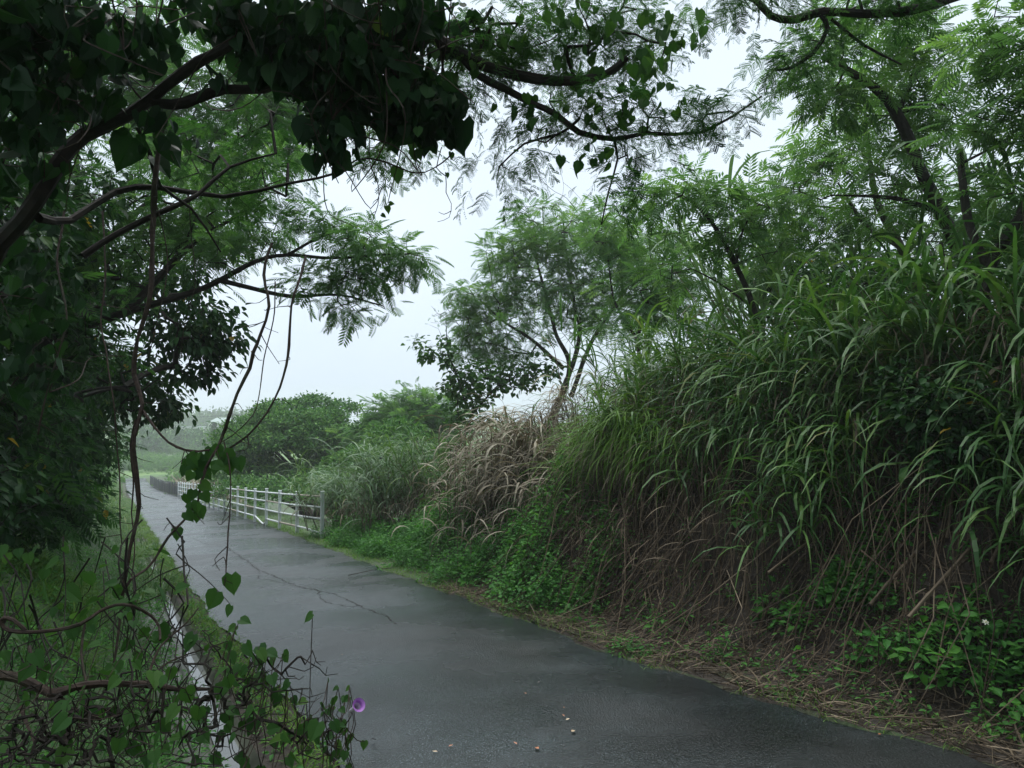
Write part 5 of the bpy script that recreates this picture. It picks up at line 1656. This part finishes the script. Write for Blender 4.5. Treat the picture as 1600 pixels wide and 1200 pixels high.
tp_ = [18.2]
while tp_[-1] < 61:
    tp_.append(tp_[-1] + 2.0)
fs = lambda t: float(np.interp(t, [18.2, 19.9, 22, 27, 38, 62], [4.42, 4.25, 4.16, 4.08, 4.06, 4.06])) + (float(sR(t)) - float(np.interp(t, [0, 33, 54, 88], [4.3, 4.3, 4.3, 3.9]))) * 0
FH = 1.1
fence = empty('white_fence', W(18.2, fs(18.2), z=0), 'weathered white pipe fence along the right side of the descending lane', 'fence')
posts = [np.array(W(t, fs(t), z=0)) for t in tp_]
for i, p in enumerate(posts):
    nx = posts[min(i + 1, len(posts) - 1)] - posts[max(i - 1, 0)]
    ax = norm(np.array([nx[0], nx[1], 0]))
    h = FH + (.03 if i % 3 == 0 else 0)
    vb_, fb = box(p + np.array([0, 0, h / 2 - .1]), .075, .075, h + .2, ax)
    vc, fc_ = box(p + np.array([0, 0, h + .012]), .09, .09, .025, ax)
    tag(link_mesh('post', [(vb_, fb, .5, 0), (vc, fc_, .5, 0)], [M['white_paint']], fence))
for i in range(len(posts) - 1):
    a, b = posts[i], posts[i + 1]
    for j, hh in enumerate([1.03, .76, .48, .2]):
        m_ = (a + b) / 2 + np.array([0, 0, hh])
        ea, eb = a + np.array([0, 0, hh]), b + np.array([0, 0, hh])
        if i == 0 and j == 3:
            ea = ea - np.array([0, 0, .1])
            m_ = (ea + eb) / 2 + np.array([0, 0, .02])
        if i == 3 and j == 3:
            m_ = a + (b - a) * .2 + np.array([0, 0, .02])        # the broken, sagging rail
        nn = len(posts)
        link_mesh('rail', [tube(smooth_path([ea, m_, eb], .25, .003), .025, 6, rough=0)], [M['white_paint'] if (i * 7 + j) % 5 else M['rust']], fence)

df = empty('grey_fence', W(62, 4.0, z=0), 'dark grey picket fence continuing beyond the white fence towards the hill', 'fence')
tq = np.arange(62.6, 104, 2.5)
for t in tq:
    s = float(sR(t)) + .05
    v_, f_b = box(W(t, s, z=.5), .1, .1, 1.15)
    link_mesh('post', [(v_, f_b, .5, 0)], [M['grey_metal']], df)
pv = []
for t in np.arange(62.6, 103, .16):
    s = float(sR(t)) + .05
    v_, f_b = box(W(t, s, z=.5), .12, .03, .9, np.array([U[0], U[1], 0]))
    pv.append((v_, f_b, .5, 0))
link_mesh('pickets', pv, [M['grey_metal']], df)

# ------------------------------------------------------------------ far hillside
def far_house():
    c = W(290, 13.0, 0)
    gp = P(349, 672, 262)
    c = np.array([gp[0], gp[1], min(gp[2] - .6, gp[2])])
    e = empty('house', c, 'white house with a pale green roof on the misty far hill', 'house')
    v_, f_b = box(c + np.array([0, 0, 1.2]), 8.5, 6, 4.0)
    link_mesh('wall', [(v_, f_b, .5, 0)], [M['wall']], e)
    rv = np.array([[-4.7, -3.4, 3.21], [4.7, -3.4, 3.21], [4.7, 3.4, 3.21], [-4.7, 3.4, 3.21], [-2.4, 0, 5.0], [2.4, 0, 5.0]]) + c
    link_mesh('roof', [(rv, np.array([[0, 1, 5, 4], [2, 3, 4, 5]]), .5, 0), (rv, np.array([[1, 2, 5], [3, 0, 4], ]), .5, 0)], [M['roof']], e)
    for dx in (-2.6, 0, 2.6):
        v_, f_b = box(c + np.array([dx, -3.0, 1.9]), 1.1, .12, 1.1)
        link_mesh('window', [(v_, f_b, .5, 0)], [M['window']], e)
    v_, f_b = box(c + np.array([-14, 2, .2]), 16, 5, 2.8)
    sh = empty('shed', c + np.array([-14, 2, 0]), 'long low pale shed left of the white house on the hill', 'shed')
    link_mesh('wall', [(v_, f_b, .5, 0)], [M['wall']], sh)
    v_, f_b = box(c + np.array([-14, 2, 1.75]), 17, 6, .3)
    link_mesh('roof', [(v_, f_b, .5, 0)], [M['roof']], sh)


far_house()


def far_pole(px, y0, y1, D, label):
    a, b = P(px, y0, D), P(px, y1, D)
    e = empty('utility_pole', a, label, 'pole')
    link_mesh('pole', [tube([a, (a + b) / 2, b], [.17, .12], 8, rough=0)], [M['pole']], e)
    v_, f_b = box(b - np.array([0, 0, .35]), 1.9, .1, .12)
    link_mesh('crossarm', [(v_, f_b, .5, 0)], [M['pole']], e)
    v_, f_b = box(b - np.array([0, 0, 1.5]), 1.5, .1, .12)
    link_mesh('crossarm', [(v_, f_b, .5, 0)], [M['pole']], e)
    return b


b1 = far_pole(363, 712, 644, 95, 'concrete utility pole with two crossarms at the edge of the round evergreen')
b2 = np.array([b1[0] + 30, b1[1] + 6, b1[2] + .5])
for k, dz in enumerate((-.35, -1.5)):
    m_ = (b1 + b2) / 2 + np.array([0, 0, dz - .5])
    tag(link_mesh('power_line', [tube(smooth_path([b1 + np.array([0, 0, dz]), m_, b2 + np.array([0, 0, dz])], 1.5), .018, 4, rough=0)], [M['grey_metal']]),
        ['upper power line running from the pole into the trees', 'lower power line running from the pole into the trees'][k], 'wire')
    tag(link_mesh('power_line', [tube(smooth_path([b1 + np.array([0, 0, dz]), b1 + np.array([-18, -2, dz - 1.0]), b1 + np.array([-40, 0, dz])], 1.5), .018, 4, rough=0)], [M['grey_metal']]),
        ['upper power line crossing the sky gap left of the pole', 'lower power line crossing the sky gap left of the pole'][k], 'wire')


def bushes(name, label, cells, leaf, nf, mt='crown', kind='stuff', cat='bushes', bs=.4, gnd=True):
    ps = []
    for p, rx, rz, n in cells:
        d = norm(rng.normal(0, 1, (n, 3)))
        d[:, 2] = np.abs(d[:, 2])
        tg = p + d * np.array([rx, rx, rz]) * (.8 + .2 * rng.random((n, 1)))
        pp = np.repeat(tg, nf, 0) + rng.normal(0, leaf * 1.1, (n * nf, 3))
        r = np.clip(bs + np.repeat(rng.normal(0, .14, n), nf) + rng.normal(0, .14, n * nf), 0, 1)
        ps.append(scatter(SIMPLE, pp, rng.normal(0, 1, pp.shape), rng.normal(0, .5, pp.shape) + np.array([0, 0, 1]), leaf * rng.lognormal(0, .25, n * nf), r, 0))
    o = link_mesh(name, ps, [M[mt]])
    return tag(o, label, cat, kind=kind)


cells = []
for i in range(64):                                   # treeline on the crest
    x = rng.uniform(150, 420)
    D = rng.uniform(262, 300)
    p = P(x, 673, D)
    p[2] = gz(p)
    if 322 < x < 362:
        D = 300
        p = P(x, 673, D)
        p[2] = gz(p)
    cells.append((p, rng.uniform(4, 7), rng.uniform(2.5, 4.6), 60))
bushes('far_trees', 'misty line of trees along the crest of the far hill', cells, 1.3, 6, cat='trees', bs=.3)
cells = []
for i in range(110):                                   # scrub on the slope and along the lane's far end
    x = rng.uniform(190, 420)
    D = rng.choice([rng.uniform(118, 140), rng.uniform(150, 205)])
    p = P(x, 700, D)
    p[2] = gz(p) - .2
    if x < 250 and D < 125:
        continue
    cells.append((p, rng.uniform(1.5, 3.6), rng.uniform(1.0, 2.4), 60))
for t in np.arange(64, 116, 1.6):                       # scrub behind the grey fence
    cells.append((W(t, float(sR(t)) + rng.uniform(2.5, 7), 0), rng.uniform(1.2, 2.2), rng.uniform(1.2, 2.6), 70))
for t in np.arange(60, 116, 2.2):
    cells.append((W(t, rng.uniform(-6, -1.6), 0), rng.uniform(1.2, 2.4), rng.uniform(1.0, 2.6), 70))
bushes('far_scrub', 'green scrub covering the slope beyond the end of the lane', cells, .42, 6, mt='feather_light', bs=.35)
cells = [(P(x, 690, D) * np.array([1, 1, 0]) + np.array([0, 0, gz(P(x, 690, D)) - .3]), r_, h_, 110) for x, D, r_, h_ in [(235, 168, 7, 6), (262, 172, 8, 5.4), (285, 176, 6, 4), (330, 170, 7, 5), (355, 165, 8, 6), (310, 178, 5, 4), (222, 160, 5, 5)]]
bushes('far_grove', 'dark misty grove halfway up the far hill', cells, .9, 7, cat='trees', bs=.25)
e = empty('conifer', P(334, 700, 120), 'small pointed conifer tip on the skyline beside the pole', 'tree')
c0 = P(334, 700, 120)
c0[2] = gz(c0)
h_ = (P(334, 660, 120) - c0)[2]
link_mesh('trunk', [tube([c0, c0 + np.array([0, 0, h_ * .5]), c0 + np.array([0, 0, h_])], [.12, .02], 6)], [M['bark']], e)
n = 500
q = rng.random(n) ** .7
az = rng.uniform(0, 6.28, n)
rad = (1 - q) * 1.0 + .05
pp = c0 + np.stack([np.cos(az) * rad, np.sin(az) * rad, .6 + q * (h_ - .6)], -1)
link_mesh('crown', [scatter(SIMPLE, pp, np.stack([np.cos(az), np.sin(az), .5 + 0 * az], -1), [[0, 0, 1.]] * np.ones((n, 1)), .45, rng.random(n) * .5)], [M['crown']], e)
cells = [(W(t, float(sR(t)) + 2.4, 0) , 1.3, 1.5, 60) for t in np.arange(62, 80, 2)]
n = 1400
T = rng.uniform(56, 84, n)
S = sR(T) + rng.uniform(1.0, 4, n)
tag(link_mesh('pampas_grass', [blades(Wv(T, S, .2), rng.uniform(0, 6.28, n), rng.uniform(1.0, 2.4, n), .06, rng.normal(1.3, .15, n), rng.normal(1.6, .4, n), 5, 0, rng.uniform(.3, .9, n))], [M['dry']]),
    'pale brown dry grass showing over the start of the grey fence', 'grass', kind='stuff')

# ------------------------------------------------------------------ hazy, rain-damp air
hz = bpy.data.materials.new('damp_air')
hz.use_nodes = True
hn = hz.node_tree
hn.nodes.clear()
ho = hn.nodes.new('ShaderNodeOutputMaterial')
hv = hn.nodes.new('ShaderNodeVolumePrincipled')
hv.inputs['Color'].default_value = (.96, .98, 1, 1)
hv.inputs['Density'].default_value = .0014
hn.links.new(hv.outputs[0], ho.inputs['Volume'])
v_, f_b = box(np.array([0, 180., -3.0]), 480, 440, 27)
tag(link_mesh('haze', [(v_, f_b, .5, 0)], [hz]), 'damp misty air fading the far hillside', 'haze', kind='stuff')
